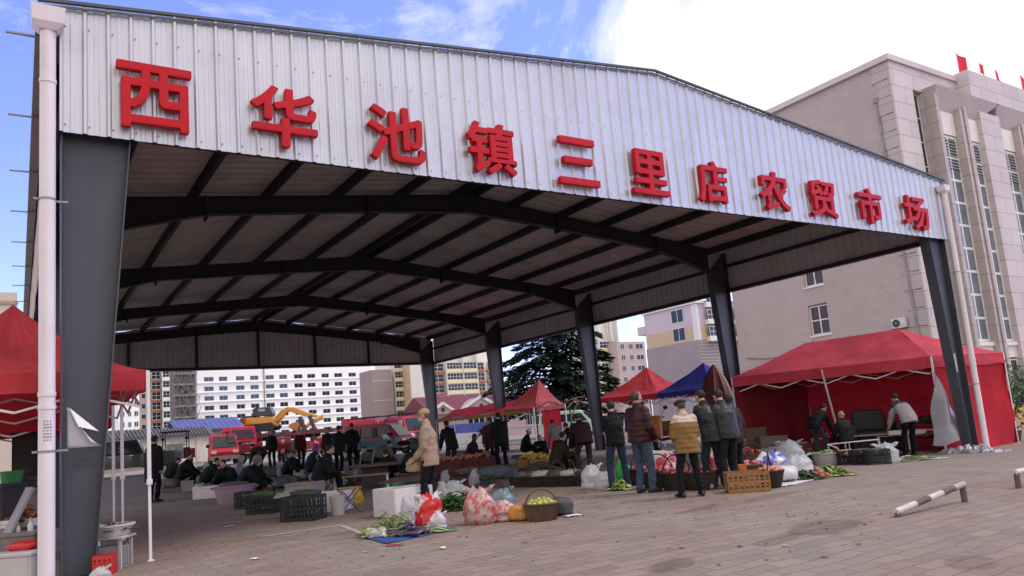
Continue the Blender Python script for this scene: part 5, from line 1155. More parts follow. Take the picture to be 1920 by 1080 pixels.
def crate(p, wd, dp, h, rz, col, label, name='plastic_crate', group=None, z=0, n=7):
    t = T(name, label, 'crate', p+Vector((0, 0, z)), rz, group); m = M(col, .5, 0, .12, 5); b = MB(); e = .018
    b.box(-wd/2, wd/2, -dp/2, dp/2, .004, .022); b.build('base', m, t)
    for s, nm in ((-1, 'side_panel'), (1, 'side_panel')):
        for ax in (0, 1):
            b = MB(); L, off = (wd, dp/2) if ax == 0 else (dp-2*e, wd/2)
            def bx(a0, a1, z0, z1, t0=0, t1=e):
                lo, hi = s*(off-t1), s*(off-t0); lo, hi = min(lo, hi), max(lo, hi)
                b.box(a0, a1, lo, hi, z0, z1) if ax == 0 else b.box(lo, hi, a0, a1, z0, z1)
            k = max(4, int(L/.075))
            for i in range(k+1): c = -L/2+L*i/k; bx(max(-L/2, c-.012), min(L/2, c+.012), .024, h)
            for z0, z1 in ((h-.05, h), (h*.5-.02, h*.5+.02), (.024, .06)): bx(-L/2, L/2, z0, z1, .003, e+.003)
            for i in range(2): z0 = (.06+h*.48)/2 if i == 0 else (h*.52+h-.05)/2; bx(-L/2, L/2, z0-.008, z0+.008, .006, e-.004)
            b.build(nm, m, t)
    return t
def basket(p, r, h, label, handle=True, rz=0, mat=None, oval=1.0, taper=.8, group=None, hh=None):
    t = T('basket', label, 'basket', p, rz, group); mat = mat or m_wick; b = MB(); n = 44; k = 16; vs = []
    prof = [(taper, .004)]+[(taper+(1-taper)*(i/k)**.7, .004+h*i/k) for i in range(k+1)]
    for i, (q, z) in enumerate(prof):
        for j in range(n): a = 2*PI*j/n; rr = r*q+.007*(1 if (j+i) % 2 else -1)*(0 < i < k+1); vs.append((rr*math.cos(a)*oval, rr*math.sin(a), z))
    fs = [tuple(range(n-1, -1, -1))]+[(i*n+j, i*n+(j+1) % n, (i+1)*n+(j+1) % n, (i+1)*n+j) for i in range(len(prof)-1) for j in range(n)]
    b.add(vs, fs); b.add([(r*.93*math.cos(2*PI*j/n)*oval, r*.93*math.sin(2*PI*j/n), h*.72) for j in range(n)], [tuple(range(n))]); b.build('bowl', mat, t)
    b = MB(); b.rings([], 3) if False else None
    ring = [(r*1.01*math.cos(2*PI*j/28)*oval, r*1.01*math.sin(2*PI*j/28), h) for j in range(29)]; b.tube(ring, .014, 6); b.build('rim', mat, t, smooth=True)
    if handle: b = MB(); H = hh or r*1.15; b.tube([(r*.98*oval*math.cos(a), .02*math.sin(a*2), h*.85+H*math.sin(a)) for a in [PI*i/16 for i in range(17)]], .013, 6); b.build('handle', mat, t, smooth=True)
    return t
def balls(p, rx, ry, z0, n, r, mat, label, group, name, cat, sd=0, dome=.5, sz=1.0, rz=0, mat2=None):
    rr = random.Random(sd); pts = []; me = None; tries = 0
    while len(pts) < n and tries < 4000:
        tries += 1; x, y = rr.uniform(-1, 1), rr.uniform(-1, 1)
        if x*x+y*y > 1: continue
        X, Y = x*rx, y*ry; X, Y = X*math.cos(rz)-Y*math.sin(rz), X*math.sin(rz)+Y*math.cos(rz)
        z = z0+dome*rx*(1-(x*x+y*y))*rr.uniform(.4, 1)
        if all((X-a)**2+(Y-c)**2+(z-d)**2 > (r*1.55)**2 for a, c, d in pts): pts.append((X, Y, z))
    for x, y, z in pts:
        if me is None:
            b = MB(); b.ell((0, 0, 0), (r, r, r*.9*sz), 10, 8, None, .08, 3, sd); me = b.mesh(name, mat, True); me2 = b.mesh(name, mat2 or mat, True)
        o = link(bpy.data.objects.new(name, me if rr.random() < .55 else me2)); o.location = (p.x+x, p.y+y, p.z+z+r); o.rotation_euler = (rr.uniform(-.5, .5), rr.uniform(-.5, .5), rr.uniform(0, 6)); k = rr.uniform(.88, 1.1); o.scale = (k, k, k)
        tag(o, label, cat, group)
def bag(p, w_, d_, h, mat, label, ears=2, rz=0, sd=1, name='plastic_bag', cat='bag', group=None, print_=None, neck=.42, z=0, open_=False, thr=.5, grain=7):
    t = T(name, label, cat, p+Vector((0, 0, z)), rz, group); b = MB(); n, k = 36, 18
    def fn(s, q):
        a = 2*PI*s; f = (1-.12*q)*(1 if q < .62 else 1-(1-neck)*((q-.62)/.38)**1.1); f *= min(1, .8+q*1.6)
        e = 1+.2*noise.noise(Vector((math.cos(a)*1.6, math.sin(a)*1.6, q*3+sd)))+.15*noise.noise(Vector((math.cos(a)*4, math.sin(a)*4, q*5+sd*2)))+.07*noise.noise(Vector((math.cos(a)*11, math.sin(a)*11, q*3+sd)))
        return (w_/2*f*e*math.cos(a), d_/2*f*e*math.sin(a), .004+h*q*(1+(.22*noise.noise(Vector((math.cos(a)*1.5, math.sin(a)*1.5, sd)))+.12*noise.noise(Vector((math.cos(a)*5, math.sin(a)*5, sd))))*q))
    b.grid(n, k, fn)
    b.add([fn(i/n, 0) for i in range(n)], [tuple(range(n-1, -1, -1))])
    if not open_: b.add([fn(i/n, 1) for i in range(n)], [tuple(range(n))])
    mats = [mat]
    if print_:
        mats = [printed(print_, thr, grain, '#a88f8c' if name == 'net_bag' else '#cfc4c4')]
    b.build('body', mats, t, smooth=True)
    for s in ([-1, 1] if ears == 2 else [1] if ears else []):
        c = MB(); x0 = s*w_*.18
        P_ = [(x0+s*w_*.26*math.sin(PI*i/8*.9), .05*math.sin(i*.9+sd)*d_*3, h*.9+h*.2*math.sin(PI*i/8)-h*.006*i) for i in range(9)]
        c.rings([(q, (.006+.10*w_*(.6+.4*math.sin(i*2+sd)), 0, .01), (0, .012+.01*math.sin(i*1.7), .01)) for i, q in enumerate(P_)], 8); c.build('handle', mat, t, smooth=True)
    return t
def sack(p, w_, d_, h, mat, label, rz=0, sd=1, name='sack', cat='sack', group=None):
    b = MB()
    def fn(s, q):
        th = -PI/2+PI*q; a = 2*PI*s; c, z = math.cos(th), math.sin(th); sq = lambda v: math.copysign(abs(v)**.62, v)
        e = 1+.22*noise.noise(Vector((math.cos(a)*1.3, math.sin(a)*1.3, z*1.5+sd*3)))+.07*noise.noise(Vector((math.cos(a)*5, math.sin(a)*5, z*5+sd)))
        return (w_/2*sq(math.cos(a))*abs(c)**.6*e, d_/2*sq(math.sin(a))*abs(c)**.6*e, max(.004, h/2+h/2*sq(z)*e))
    b.grid(28, 14, fn); o = b.build(name, mat, None, smooth=True, loc=p, rz=rz); return tag(o, label, cat, group)
def mat_sheet(px, mat, label, name='ground_sheet', cat='sheet', dz=.006, amp=.015, sd=0, world=None):
    q = world or [gp(*a) for a in px]; o = q[0].copy(); b = MB()
    def fn(s, r):
        p = q[0].lerp(q[1], s).lerp(q[3].lerp(q[2], s), r); w1 = noise.noise(Vector((p.x*4, p.y*4, sd))); w2 = noise.noise(Vector((p.x*11, p.y*11, sd+3)))
        p += Vector((w1*.04, w2*.04, 0)); p.z = gz(p.x, p.y)+dz+max(0, amp*(w1+.6*w2)+amp*.2); return p-o
    b.grid(24, 14, fn); ob_ = b.build(name, mat, None, smooth=True, loc=o); solid(ob_, .003, 1); return tag(ob_, label, cat)
def greens(p, L, W, H, n, cols, label, rz=0, sd=0, blade=.25, wd=.03, name='vegetable_heap', cat='vegetables', stalk=None, up=.4, lay=None):
    rr = random.Random(sd+5); b = MB()
    for i in range(n):
        x, y = rr.gauss(0, .32)*L, rr.gauss(0, .32)*W; x = max(-L/2, min(L/2, x)); y = max(-W/2, min(W/2, y)); hm = H*max(.06, (1-(2*x/L)**2)*(1-(2*y/W)**2))
        z = .015+hm*rr.random(); a = rr.uniform(0, 6.3) if lay is None else lay+rr.gauss(0, .3)+(PI if rr.random() < .2 else 0); e = rr.uniform(-.15, up); ln = blade*rr.uniform(.6, 1.25)
        d = Vector((math.cos(a)*math.cos(e), math.sin(a)*math.cos(e), math.sin(e))); sd_ = Vector((-d.y, d.x, rr.uniform(-.4, .4))).normalized(); q = Vector((x, y, z)); ps_ = []
        for k in range(5): c = q+d*ln*(k/4)-Vector((0, 0, ln*.45*(k/4)**2)); c.z = max(.012, c.z); w_ = wd*rr.uniform(.7, 1.3)*(.35, .8, 1, .8, .15)[k]; ps_ += [c-sd_*w_, c+Vector((0, 0, .25*w_)), c+sd_*w_]
        b.m = rr.randrange(len(cols))
        b.add(ps_, [(3*k+j, 3*k+j+1, 3*k+j+4, 3*k+j+3) for k in range(4) for j in (0, 1)])
    o = b.build(name, [M(c, .55, 0, .2, 12, trans=.2) for c in cols], None, smooth=True, loc=p, rz=rz, fix=False); return tag(o, label, cat)
def eggplants(places, label, group, z=.02):
    for i, (p, rz) in enumerate(places):
        t = T('eggplant', label, 'eggplant', p+Vector((0, 0, z)), rz, group); b = MB(); L = .26
        b.tube([(0, 0, 0), (.012, .0, .004), (.04, .004, .012), (.1, .012, .02), (.17, .014, .02), (.22, .006, .016), (.25, -.004, .012), (.262, -.008, .012)], [.012, .02, .028, .036, .042, .038, .024, .008], 12); b.build('fruit', M('#2f1738', .22, 0, .25, 8, coat=.5), t, smooth=True)
        b = MB(); b.tube([(-.05, 0, .012), (-.01, 0, .006), (.018, 0, .006), (.03, 0, .01)], [.006, .008, .024, .03], 10); b.build('calyx', M('#5a6b3a', .7, 0, .15, 10), t)
def stool(p, rz, label, h=.42, mat=None):
    t = T('folding_stool', label, 'stool', p, rz); m = M('#7a6a62', .4, .4, .1, 4); b = MB(); b.box(-.2, .2, -.16, .16, h, h+.02); bev(b.build('seat', mat or m_wood, t), .008)
    for y in (-.14, .14):
        for s in (-1, 1): b = MB(); b.tube([(-s*.19, y, .01), (s*.17, y, h-.003)], .012, 6); b.build('leg', m, t)
    b = MB(); b.tube([(-.19, -.14, .03), (-.19, .14, .03)], .01, 6); b.tube([(.19, -.14, .03), (.19, .14, .03)], .01, 6); b.build('stretcher', m, t); return t
def fchair(p, rz, label):
    t = T('folding_chair', label, 'folding chair', p, rz); m = M('#a19a98', .3, .6, .1, 4); b = MB(); b.box(-.2, .2, -.2, .2, .44, .465); bev(b.build('seat', m_blk, t), .01)
    for x in (-.21, .21):
        b = MB(); b.tube([(x, -.26, .01), (x, .05, .45), (x, .22, .86)], .013, 6); b.build('leg', m, t); b = MB(); b.tube([(x*.92, .26, .01), (x*.92, -.18, .45)], .013, 6); b.build('leg', m, t)
    b = MB(); b.tube([(-.21, .22, .86), (-.2, .25, .93), (0, .26, .95), (.2, .25, .93), (.21, .22, .86)], .013, 6); b.build('top_rail', m, t)
    b = MB(); b.box(-.19, .19, .175, .195, .62, .84); b.build('backrest', m_blk, t); return t
def table(p, wd, dp, h, rz, label, top=None, legm=None, name='table', cat='table'):
    t = T(name, label, cat, p, rz); b = MB(); b.box(-wd/2, wd/2, -dp/2, dp/2, h-.03, h); bev(b.build('table_top', top or m_wood, t), .006)
    for x in (-1, 1):
        for y in (-1, 1): b = MB(); b.bar((x*(wd/2-.05), y*(dp/2-.05), .004), (x*(wd/2-.05), y*(dp/2-.05), h-.032), .035); b.build('leg', legm or m_pole, t)
    return t
def tub(p, r, h, col, label, rz=0, oval=1.3, name='tub', handles=True, z=0):
    t = T(name, label, name.replace('_', ' '), p+Vector((0, 0, z)), rz); m = M(col, .5, 0, .1, 3, stain=.1); b = MB()
    b.rings([((0, 0, zz), (q*r*oval, 0, 0), (0, q*r, 0)) for q, zz in ((.8, .004), (.82, .02), (1, h), (1.06, h), (1.06, h+.025), (.96, h+.025), (.93, h*.75))], 28); b.build('body', m, t, smooth=40)
    if handles:
        for s in (-1, 1): b = MB(); b.tube([(s*r*oval*1.04, -.08, h*.9), (s*(r*oval*1.04+.05), -.05, h*.95), (s*(r*oval*1.04+.05), .05, h*.95), (s*r*oval*1.04, .08, h*.9)], .014, 6); b.build('handle', m, t)
    return t
# ================================================================ goods: the near stall with the blue mat
R_ = lambda d: -YAW+math.radians(d)
mat_sheet([(673, 1006), (722, 1021), (862, 992), (802, 983)], M('#2c4a86', .7, 0, .12, 4, .2, 20), 'blue mat on the paving holding eggplants and celery', 'ground_mat', 'mat', .006, .012)
g0 = Vector((0, 0, .014))
greens(gp(737, 999)+g0, .55, .34, .26, 260, ['#6b8240', '#4f6b30', '#8a9a58', '#a9b078'], 'pile of pale green celery stalks on the blue mat', R_(10), 3, .24, .011, up=.7)
greens(gp(712, 1006)+g0, .36, .2, .1, 70, ['#b4b878', '#8fa04c', '#c9c79c'], 'loose yellow green cabbage leaves at the left end of the blue mat', R_(0), 5, .18, .03)
bag(gp(708, 1009)+g0, .3, .18, .1, m_film, 'flattened clear bag at the left tip of the blue mat', 0, R_(0), 4)
eggplants([(gp(u, v)+g0, R_(a)) for u, v, a in ((735, 1010, 15), (743, 1007, 160), (752, 1009, -20), (760, 1005, 170), (768, 1006, 10), (745, 1002, 30), (757, 1000, 200), (768, 999, -10))], 'glossy purple eggplant lying on the blue mat', 'eggplants on the blue mat')
eggplants([(gp(u, v)+g0, R_(a)) for u, v, a in ((750, 1004, 60), (762, 1003, -60))], 'glossy purple eggplant stacked on the others on the blue mat', 'upper eggplants on the blue mat', .075)
greens(gp(795, 1001)+g0, .42, .12, .06, 60, ['#7d9a4a', '#b9c08c', '#4d7434'], 'small bundle of leeks on the blue mat beside the red bag', R_(8), 8, .3, .012, lay=0)
bag(gp(769, 987), .27, .2, .36, m_filmw, 'white plastic bag standing between the carton and the red bag', 1, R_(0), 6, neck=.8)
bag(gp(806, 992), .37, .22, .43, m_filmw, 'red and white shopping bag at the back of the blue mat', 2, R_(0), 9, 'shopping_bag', 'bag', None, '#c01a22', .78, thr=.60, grain=5)
bag(gp(822, 992), .24, .18, .2, m_filmw, 'small white bag leaning on the red shopping bag', 1, R_(10), 12)
foambox(gp(742, 968), .42, .62, .44, R_(42), 'tall white carton with dark stains below, left of the tan jacket', lid=False)
foambox(gp(782, 962), .34, .5, .44, R_(36), 'white carton with purple printing directly beside the tan jacket', print_=[(-.05, .33, .18, .02), (-.05, .26, .2, .014), (.08, .17, .03, .03), (-.06, .12, .16, .014)])
c = gp(758, 950); lump((c.x-.45, c.y, c.z+.44), (c.x+.5, c.y-.1, c.z+.44), .4, .1, M('#3e3034', .85, 0, .2, 5, .3, 20), 'dark cloth thrown over the two white cartons', 'cloth', 'cloth', 8)
stool(gp(656, 962), R_(25), 'small folding stool with a pale slatted seat left of the white carton')
bag(gp(668, 945), .3, .25, .3, M('#b08a2c', .5, 0, .15, 6, .3, 15), 'yellow bag beside the folding stool', 0, R_(0), 15)
c = gp(679, 925)
t = table(c, 1.3, .34, .42, R_(6), 'low pale plank bench behind the folding stool', M('#8b7463', .8, 0, .2, 5))
fchair(gp(622, 925), R_(70), 'metal folding chair with a curved back in front of the sitting person')
fchair(gp(684, 908), R_(-30), 'metal folding chair seen against the round board')
t = T('round_board', 'round brown board lying level on a stand behind the folding chairs', 'board', gp(705, 915)); b = MB(); b.rings([((0, 0, z), (.62, 0, 0), (0, .62, 0)) for z in (.55, .6)], 28); bev(b.build('board', M('#5e4a3a', .75, 0, .2, 4), t), .008); b = MB(); b.cbox((0, 0, .275), (.5, .5, .54)); b.build('stand', M('#3f332d', .85, 0, .2, 4), t)
bag(gp(737, 918), .42, .3, .24, M('#2f9a4a', .5, 0, .12, 5, .3, 14, .2), 'bright green bag under the round board', 0, R_(0), 17)
# bags to the right of the tan jacket
mat_sheet([(800, 962), (880, 957), (905, 940), (842, 938)], M('#8a7565', .85, 0, .15, 3), 'beige cloth under the heap of dark greens behind the tan jacket', dz=.005)
greens(gp(858, 955)+g0, .8, .5, .26, 420, ['#2f4a22', '#3f5f2c', '#24391c', '#54743c'], 'heap of dark leafy greens to the right of the tan jacket', R_(0), 21, .17, .035)
bag(gp(850, 943), .5, .34, .36, m_film, 'clear bag of vegetables with pointed handles behind the dark greens', 2, R_(0), 22)
bag(gp(832, 945), .3, .3, .34, m_film, 'clear bag tucked close behind the legs of the tan jacket', 1, R_(0), 23)
m_net = M('#b05a58', .5, 0, .45, 16, .4, 24, .2)
def netbag(u, v, w_, d_, h, label, sd, ears=2):
    t = bag(gp(u, v), w_, d_, h, M('#bd9c96', .35, 0, .3, 14, .4, 20, .2, .8), label, ears, R_(0), sd, 'net_bag', 'bag', None, '#b24a4c', .34, thr=.5, grain=13); return t
netbag(901, 982, .44, .34, .46, 'tall red striped bag of garlic bulbs tied at the top', 31)
netbag(940, 977, .48, .34, .26, 'low red striped bag of garlic leaning against the tall one', 33, 0)
rr = random.Random(5)
balls(gp(955, 976), .28, .12, .0, 16, .038, M('#d6c4c0', .5, 0, .2, 9), 'white garlic bulb spilling beside the red striped bags', 'garlic bulbs by the striped bags', 'garlic', 'garlic', 3, .25, 1.1, R_(0))
sack(gp(974, 976), .3, .22, .2, M('#b0772c', .5, 0, .25, 8, .3, 12), 'orange yellow bag squeezed between the garlic and the basket', R_(0), 35, 'plastic_bag', 'bag')
bag(gp(942, 958), .42, .3, .32, M('#8ea0ac', .25, 0, .15, 6, .4, 16, .3, .6), 'bluish clear bag behind the garlic bags', 1, R_(20), 37)
basket(gp(1017, 975), .215, .22, 'brown basket filled with yellow green pears in front of the standing group', True, R_(20), oval=1.1, hh=.22)
balls(gp(1017, 975), .205, .17, .16, 26, .038, M('#b0b04e', .5, 0, .25, 14), 'yellow green pear heaped in the front basket', 'pears in the front basket', 'pear', 'pear', 7, .36, 1.12, R_(20), M('#9a9a3c', .5, 0, .3, 14))
sack(gp(1056, 966), .3, .26, .24, M('#3c4044', .6, 0, .25, 5, .4, 12), 'dark grey tied bag right of the pear basket', R_(0), 39, 'plastic_bag', 'bag')
for i, (u, v, l) in enumerate(((1072, 968, 'white scrap of plastic lying right of the dark grey bag'), (830, 1029, 'small white paper scrap on the bare paving in front of the blue mat'), (478, 1049, 'small white paper scrap on the paving beside the tent pole'), (430, 988, 'pale paper scrap on the shaded paving left of the black crates'))):
    b = MB(); k = (.16, .07, .07, .1)[i]; b.grid(5, 4, lambda s, q: ((s-.5)*k*1.5, (q-.5)*k, .012+.02*abs(noise.noise(Vector((s*3, q*3, i)))))); o = b.build('paper_scrap', M('#d8d2d2', .7), None, True, loc=gp(u, v), rz=i); solid(o, .002); tag(o, l, 'scrap')
b = MB(); b.grid(6, 4, lambda s, q: ((s-.5)*.2, (q-.5)*.08, .012+.025*abs(noise.noise(Vector((s*3, q*3, 9)))))); o = b.build('wrapper', M('#a83038', .5), None, True, loc=gp(741, 1024), rz=R_(0)); solid(o, .002); tag(o, 'small red wrapper on the paving at the front edge of the blue mat', 'wrapper')
# ================================================================ row of baskets in front of the standing group
for i, (u, v, r, lab, n, sd) in enumerate(((1236, 914, .26, 'basket of red apples just right of the maroon jacket', 16, 41), (1272, 918, .25, 'basket of red apples hidden behind the legs of the tan vest', 15, 42), (1318, 917, .27, 'basket of red apples between the tan vest and the leather jackets', 14, 43), (1200, 908, .24, 'dark basket between the two pairs of jeans', 10, 44))):
    basket(gp(u, v), r, .28, lab, True, R_(15*i), m_wickd, 1.1, hh=.34); balls(gp(u, v), r*.9, r*.8, .23, n, .045, M('#b0484c', .35, 0, .25, 9, coat=.3), 'red apple heaped in '+lab.replace('basket of red apples', 'the basket').replace('dark basket', 'the dark basket'), 'apples in basket %s' % ('one', 'two', 'three', 'four')[i], 'apple', 'apple', sd, .3)
bag(gp(1245, 894), .62, .4, .5, m_filmw, 'red and white woven bag behind the apple baskets', 2, R_(0), 45, 'shopping_bag', 'bag', None, '#b02a36', .85, thr=.52, grain=4)
bag(gp(1338, 905), .36, .3, .55, m_filmw, 'red and white bag standing behind the leather jackets', 1, R_(0), 47, 'shopping_bag', 'bag', None, '#b02a36', .8, thr=.52, grain=4)
bag(gp(1112, 917), .42, .32, .42, m_filmw, 'bulging white plastic bag left of the black jacket', 1, R_(0), 48); bag(gp(1133, 917), .36, .3, .3, m_film, 'clear bag of vegetables against the white one', 1, R_(0), 49)
bag(gp(1171, 908), .3, .24, .44, M('#3fae48', .5, 0, .1, 5, .3, 14, .2), 'bright green bag seen between the legs of the blue jeans', 0, R_(0), 50)
greens(gp(1163, 919)+g0, .3, .24, .16, 80, ['#9aa658', '#c2c492', '#6f8840'], 'pale cabbages on the ground behind the blue jeans', R_(0), 51, .12, .05)
for i in range(5): basket(gp(988+i*29, 911-i*.6), .33, .2, ('leftmost', 'second', 'third', 'fourth', 'rightmost')[i]+' of five low dark baskets in a row under the fourth and third columns', i > 0, R_(30*i), m_wickd, 1.15, .85, hh=.32)
for i in range(5): sack(gp(988+i*29, 911-i*.6)+Vector((0, 0, .14)), .5, .4, .16, M(('#5d5952', '#b5a8a4', '#4a4f42', '#a89c9a', '#3c4238')[i], .7, 0, .2, 5, .3, 12), ('grey cloth bundle', 'pale cloth bundle', 'dark green bundle', 'whitish cloth bundle', 'blackish green bundle')[i]+' lying in one of the low dark baskets', i*.7, 60+i, 'bundle', 'bundle')
# ---- right: orange crate, basket, bags, vegetables on a sheet
crate(gp(1402, 921), .62, .42, .30, R_(-8), '#8a6238', 'tan orange plastic crate at the right end of the standing group'); foambox(gp(1393, 910)+Vector((0, 0, .22)), .16, .12, .12, R_(0), 'small bright orange tub inside the tan crate', M('#c8641e', .5), name='small_tub', cat='tub')
basket(gp(1447, 914), .21, .26, 'dark round basket of pink apples right of the tan crate', True, R_(60), m_wickd, 1, .62, hh=.34); balls(gp(1447, 914), .19, .18, .21, 14, .045, M('#c87a68', .4, 0, .2, 9), 'pink apple in the dark round basket beside the tan crate', 'pink apples by the tan crate', 'apple', 'apple', 52, .3)
mat_sheet([(1436, 916), (1482, 911), (1585, 888), (1500, 884)], M('#c9c3ca', .6, 0, .08, 4), 'white plastic sheet under the vegetables on the right', dz=.006, amp=.02)
eggplants([(gp(u, v)+g0, R_(a)) for u, v, a in ((1470, 906, 100), (1480, 905, 80), (1488, 904, 120), (1497, 902, 70), (1476, 901, 20), (1492, 899, 150), (1504, 899, 100))], 'dark purple eggplant on the white sheet', 'eggplants on the white sheet')
greens(gp(1510, 899)+g0, .5, .4, .16, 160, ['#2f4424', '#405a2c', '#26371f'], 'dark green peppers and leaves beside the eggplants on the white sheet', R_(0), 53, .12, .03)
balls(gp(1530, 897), .2, .16, .0, 12, .05, M('#a04a30', .45, 0, .25, 9), 'reddish tomato on the white sheet between peppers and cabbage', 'tomatoes on the white sheet', 'tomato', 'tomato', 54, .5)
greens(gp(1556, 893)+g0, .55, .36, .18, 170, ['#8a9a48', '#b0b878', '#6a8238'], 'yellow green cabbage pile at the right end of the white sheet', R_(0), 55, .16, .05)
bag(gp(1448, 890), .8, .5, .42, M('#4a52a8', .5, 0, .2, 5, .4, 14, .15), 'blue and white plastic sack behind the tan crate', 0, R_(0), 56, 'sack', 'sack', None, '#4650a8', .5, thr=.52, grain=4); sack(gp(1462, 904), .6, .45, .26, m_filmw, 'crumpled white bag between the dark basket and the eggplants', R_(0), 57, 'plastic_bag', 'bag')
bag(gp(1484, 872), .7, .5, .56, m_film, 'large puffed clear bag behind the blue sack', 2, R_(0), 58); bag(gp(1498, 889), .55, .4, .34, m_film, 'clear bag of greens in front of the large puffed one', 1, R_(0), 59)
basket(gp(1408, 872), .32, .3, 'brown basket of red apples left of the blue sack', True, R_(0), m_wick, 1.15, hh=.3); balls(gp(1408, 872), .32, .27, .24, 18, .05, M('#a83038', .35, 0, .2, 9), 'red apple in the brown basket left of the blue sack', 'apples left of the blue sack', 'apple', 'apple', 61, .45)
basket(gp(1405, 893), .26, .22, 'low basket of pink apples just behind the tan crate', True, R_(40), m_wick, 1.1, hh=.36); balls(gp(1405, 893), .24, .2, .17, 10, .05, M('#b8686a', .4, 0, .2, 9), 'pink apple in the low basket behind the tan crate', 'apples behind the tan crate', 'apple', 'apple', 62, .3)
# ---- in front of and inside the red tent
greens(gp(1520, 868)+g0, 1.0, .5, .34, 260, ['#3a4a28', '#54643a', '#2c3a20'], 'tall heap of dark greens left of the bowl at the tent front', R_(0), 63, .2, .04)
tub(gp(1553, 871), .33, .28, '#b0aaa8', 'pale bowl full of light green vegetables at the tent front', oval=1.1, name='bowl', handles=False); greens(gp(1553, 871)+Vector((0, 0, .24)), .6, .5, .12, 130, ['#8aa858', '#a8c07c', '#6a8a40'], 'light green vegetables in the pale bowl', R_(0), 64, .16, .03)
for i, (u, lab) in enumerate(((1590, 'black crate with a cardboard face, left of three at the tent front'), (1618, 'black crate with white printing, middle of three at the tent front'), (1646, 'black crate half covered by a clear bag, right of three at the tent front'))):
    crate(gp(u, 870), .46, .4, .34, R_(-6), '#1c1d20', lab); sack(gp(u, 870)+Vector((0, 0, .2)), .4, .34, .16, M(('#a07a72', '#54463f', '#3c4a30')[i], .7, 0, .25, 6), ('pinkish', 'brown', 'green')[i]+' produce filling the '+('left', 'middle', 'right')[i]+' black crate at the tent front', 0, 65+i, 'produce', 'produce')
bag(gp(1664, 868), .6, .4, .42, m_film, 'clear bag of greens against the right black crate', 2, R_(0), 68)
greens(gp(1700, 864)+g0, 1.1, .4, .10, 140, ['#7f9a5c', '#c9cfae', '#4f7040', '#d7d8c4'], 'bundle of leeks laid on the paving in front of the tent', R_(4), 69, .5, .02, lay=0)
q = gd(1600, 22.2); t = table(q, 2.6, .5, .5, R_(-12), 'long low white table inside the red tent behind the sitting person', M('#a39c98', .6, 0, .08, 3), m_polew2)
q = gd(1700, 21.6); t = table(q, 1.9, .5, .5, R_(-20), 'low table with white foam trays inside the red tent', M('#8c8684', .6), m_polew2)
for i in range(3): foambox(gd(1672+i*34, 21.5)+Vector((0, 0, .5)), .5, .36, .12, R_(-20), ('left', 'middle', 'right')[i]+' white foam tray on the low table inside the red tent')
q = gd(1628, 22.6); t = T('covered_sofa', 'black covered armchair standing inside the red tent', 'armchair', q, R_(170)); b = MB(); b.cbox((0, 0, .3), (1.1, .8, .56)); bev(b.build('seat', m_blk, t), .08, 3); b = MB(); b.cbox((0, -.35, .88), (1.05, .22, .66), tp=.82); bev(b.build('backrest', m_blk, t), .09, 3)
for s in (-1, 1): b = MB(); b.cbox((s*.62, 0, .42), (.18, .8, .8)); bev(b.build('armrest', m_blk, t), .06, 3)
q = gd(1738, 21.6); t = T('produce_rack', 'dark slatted rack of goods at the right end of the tent stall', 'rack', q, R_(-20)); b = MB()
for x in (-.5, .5):
    for y in (-.2, .2): b.bar((x, y, 0), (x, y, 1.15), .04)
b.build('frame', m_blk, t)
for z in (.35, .75, 1.1): b = MB(); b.box(-.52, .52, -.24, .24, z, z+.03); b.build('shelf', m_blk, t); 
for i in range(6): sack(q+Vector((-.4+.16*i, 0, .79 if i % 2 else .39)), .3, .34, .2, M(('#5a2830', '#33301f', '#6a5a4c', '#472a24', '#2d3322', '#59504a')[i], .7, 0, .2, 5), ('dark red', 'olive', 'tan', 'brown', 'dark green', 'grey')[i]+' bag of goods on the slatted rack', i, 70+i, 'goods_bag', 'bag')
t = T('white_chair', 'white folded chair frame standing beside the sitting person in the red tent', 'folding chair', gp(1596, 852), R_(10)); b = MB()
for x in (-.12, .0): b.tube([(x, 0, 0), (x-.06, .05, 1.0)], .018, 6); 
b.build('leg', m_polew2, t); b = MB(); b.tube([(-.18, .05, 1.0), (-.06, .05, 1.0)], .018, 6); b.tube([(-.17, .05, .93), (-.06, .05, .93)], .014, 6); b.build('top_rail', m_polew2, t)
t = T('tube_rack', 'low white tubular rack in front of the sitting person at the tent', 'rack', gp(1570, 862), R_(0)); b = MB(); b.tube([(-.15, 0, 0), (-.2, 0, .42), (1.2, .1, .44)], .018, 6); b.tube([(.2, 0, 0), (.05, 0, .3), (-.2, 0, .42)], .015, 6); b.build('tubing', m_polew2, t)
for i, (u, D, wd, h, col, lab) in enumerate(((1408, 23.8, .7, .75, '#5e4d3a', 'tall brown carton at the dark left end of the red tent'), (1440, 23.2, .8, .5, '#6f625c', 'grey brown carton next to the tall one in the red tent'), (1470, 22.8, .9, .3, '#9c9492', 'white flat box on the stack inside the red tent'), (1490, 22.4, .6, .34, '#6a2a2e', 'dark red box inside the red tent'), (1455, 22.2, .8, .24, '#8d8582', 'low pale tray at the left front of the tent'))):
    foambox(gd(u, D), wd, .5, h, R_(-15+i*7), lab, M(col, .85, 0, .12, 4), lid=i < 3, name='carton', cat='carton')
for i, (u, v) in enumerate(((1420, 866), (1474, 858))): table(gp(u, v), .9, .4, .32, R_(-8), ('left', 'right')[i]+' low white bench in front of the cartons in the red tent', M('#9a9492', .6), m_polew2)
sack(gd(1545, 21.8), .34, .3, .5, M('#b02a30', .6, 0, .1, 4), 'red bag beside the bending person in the red tent', 0, 81, 'red_bag', 'bag')
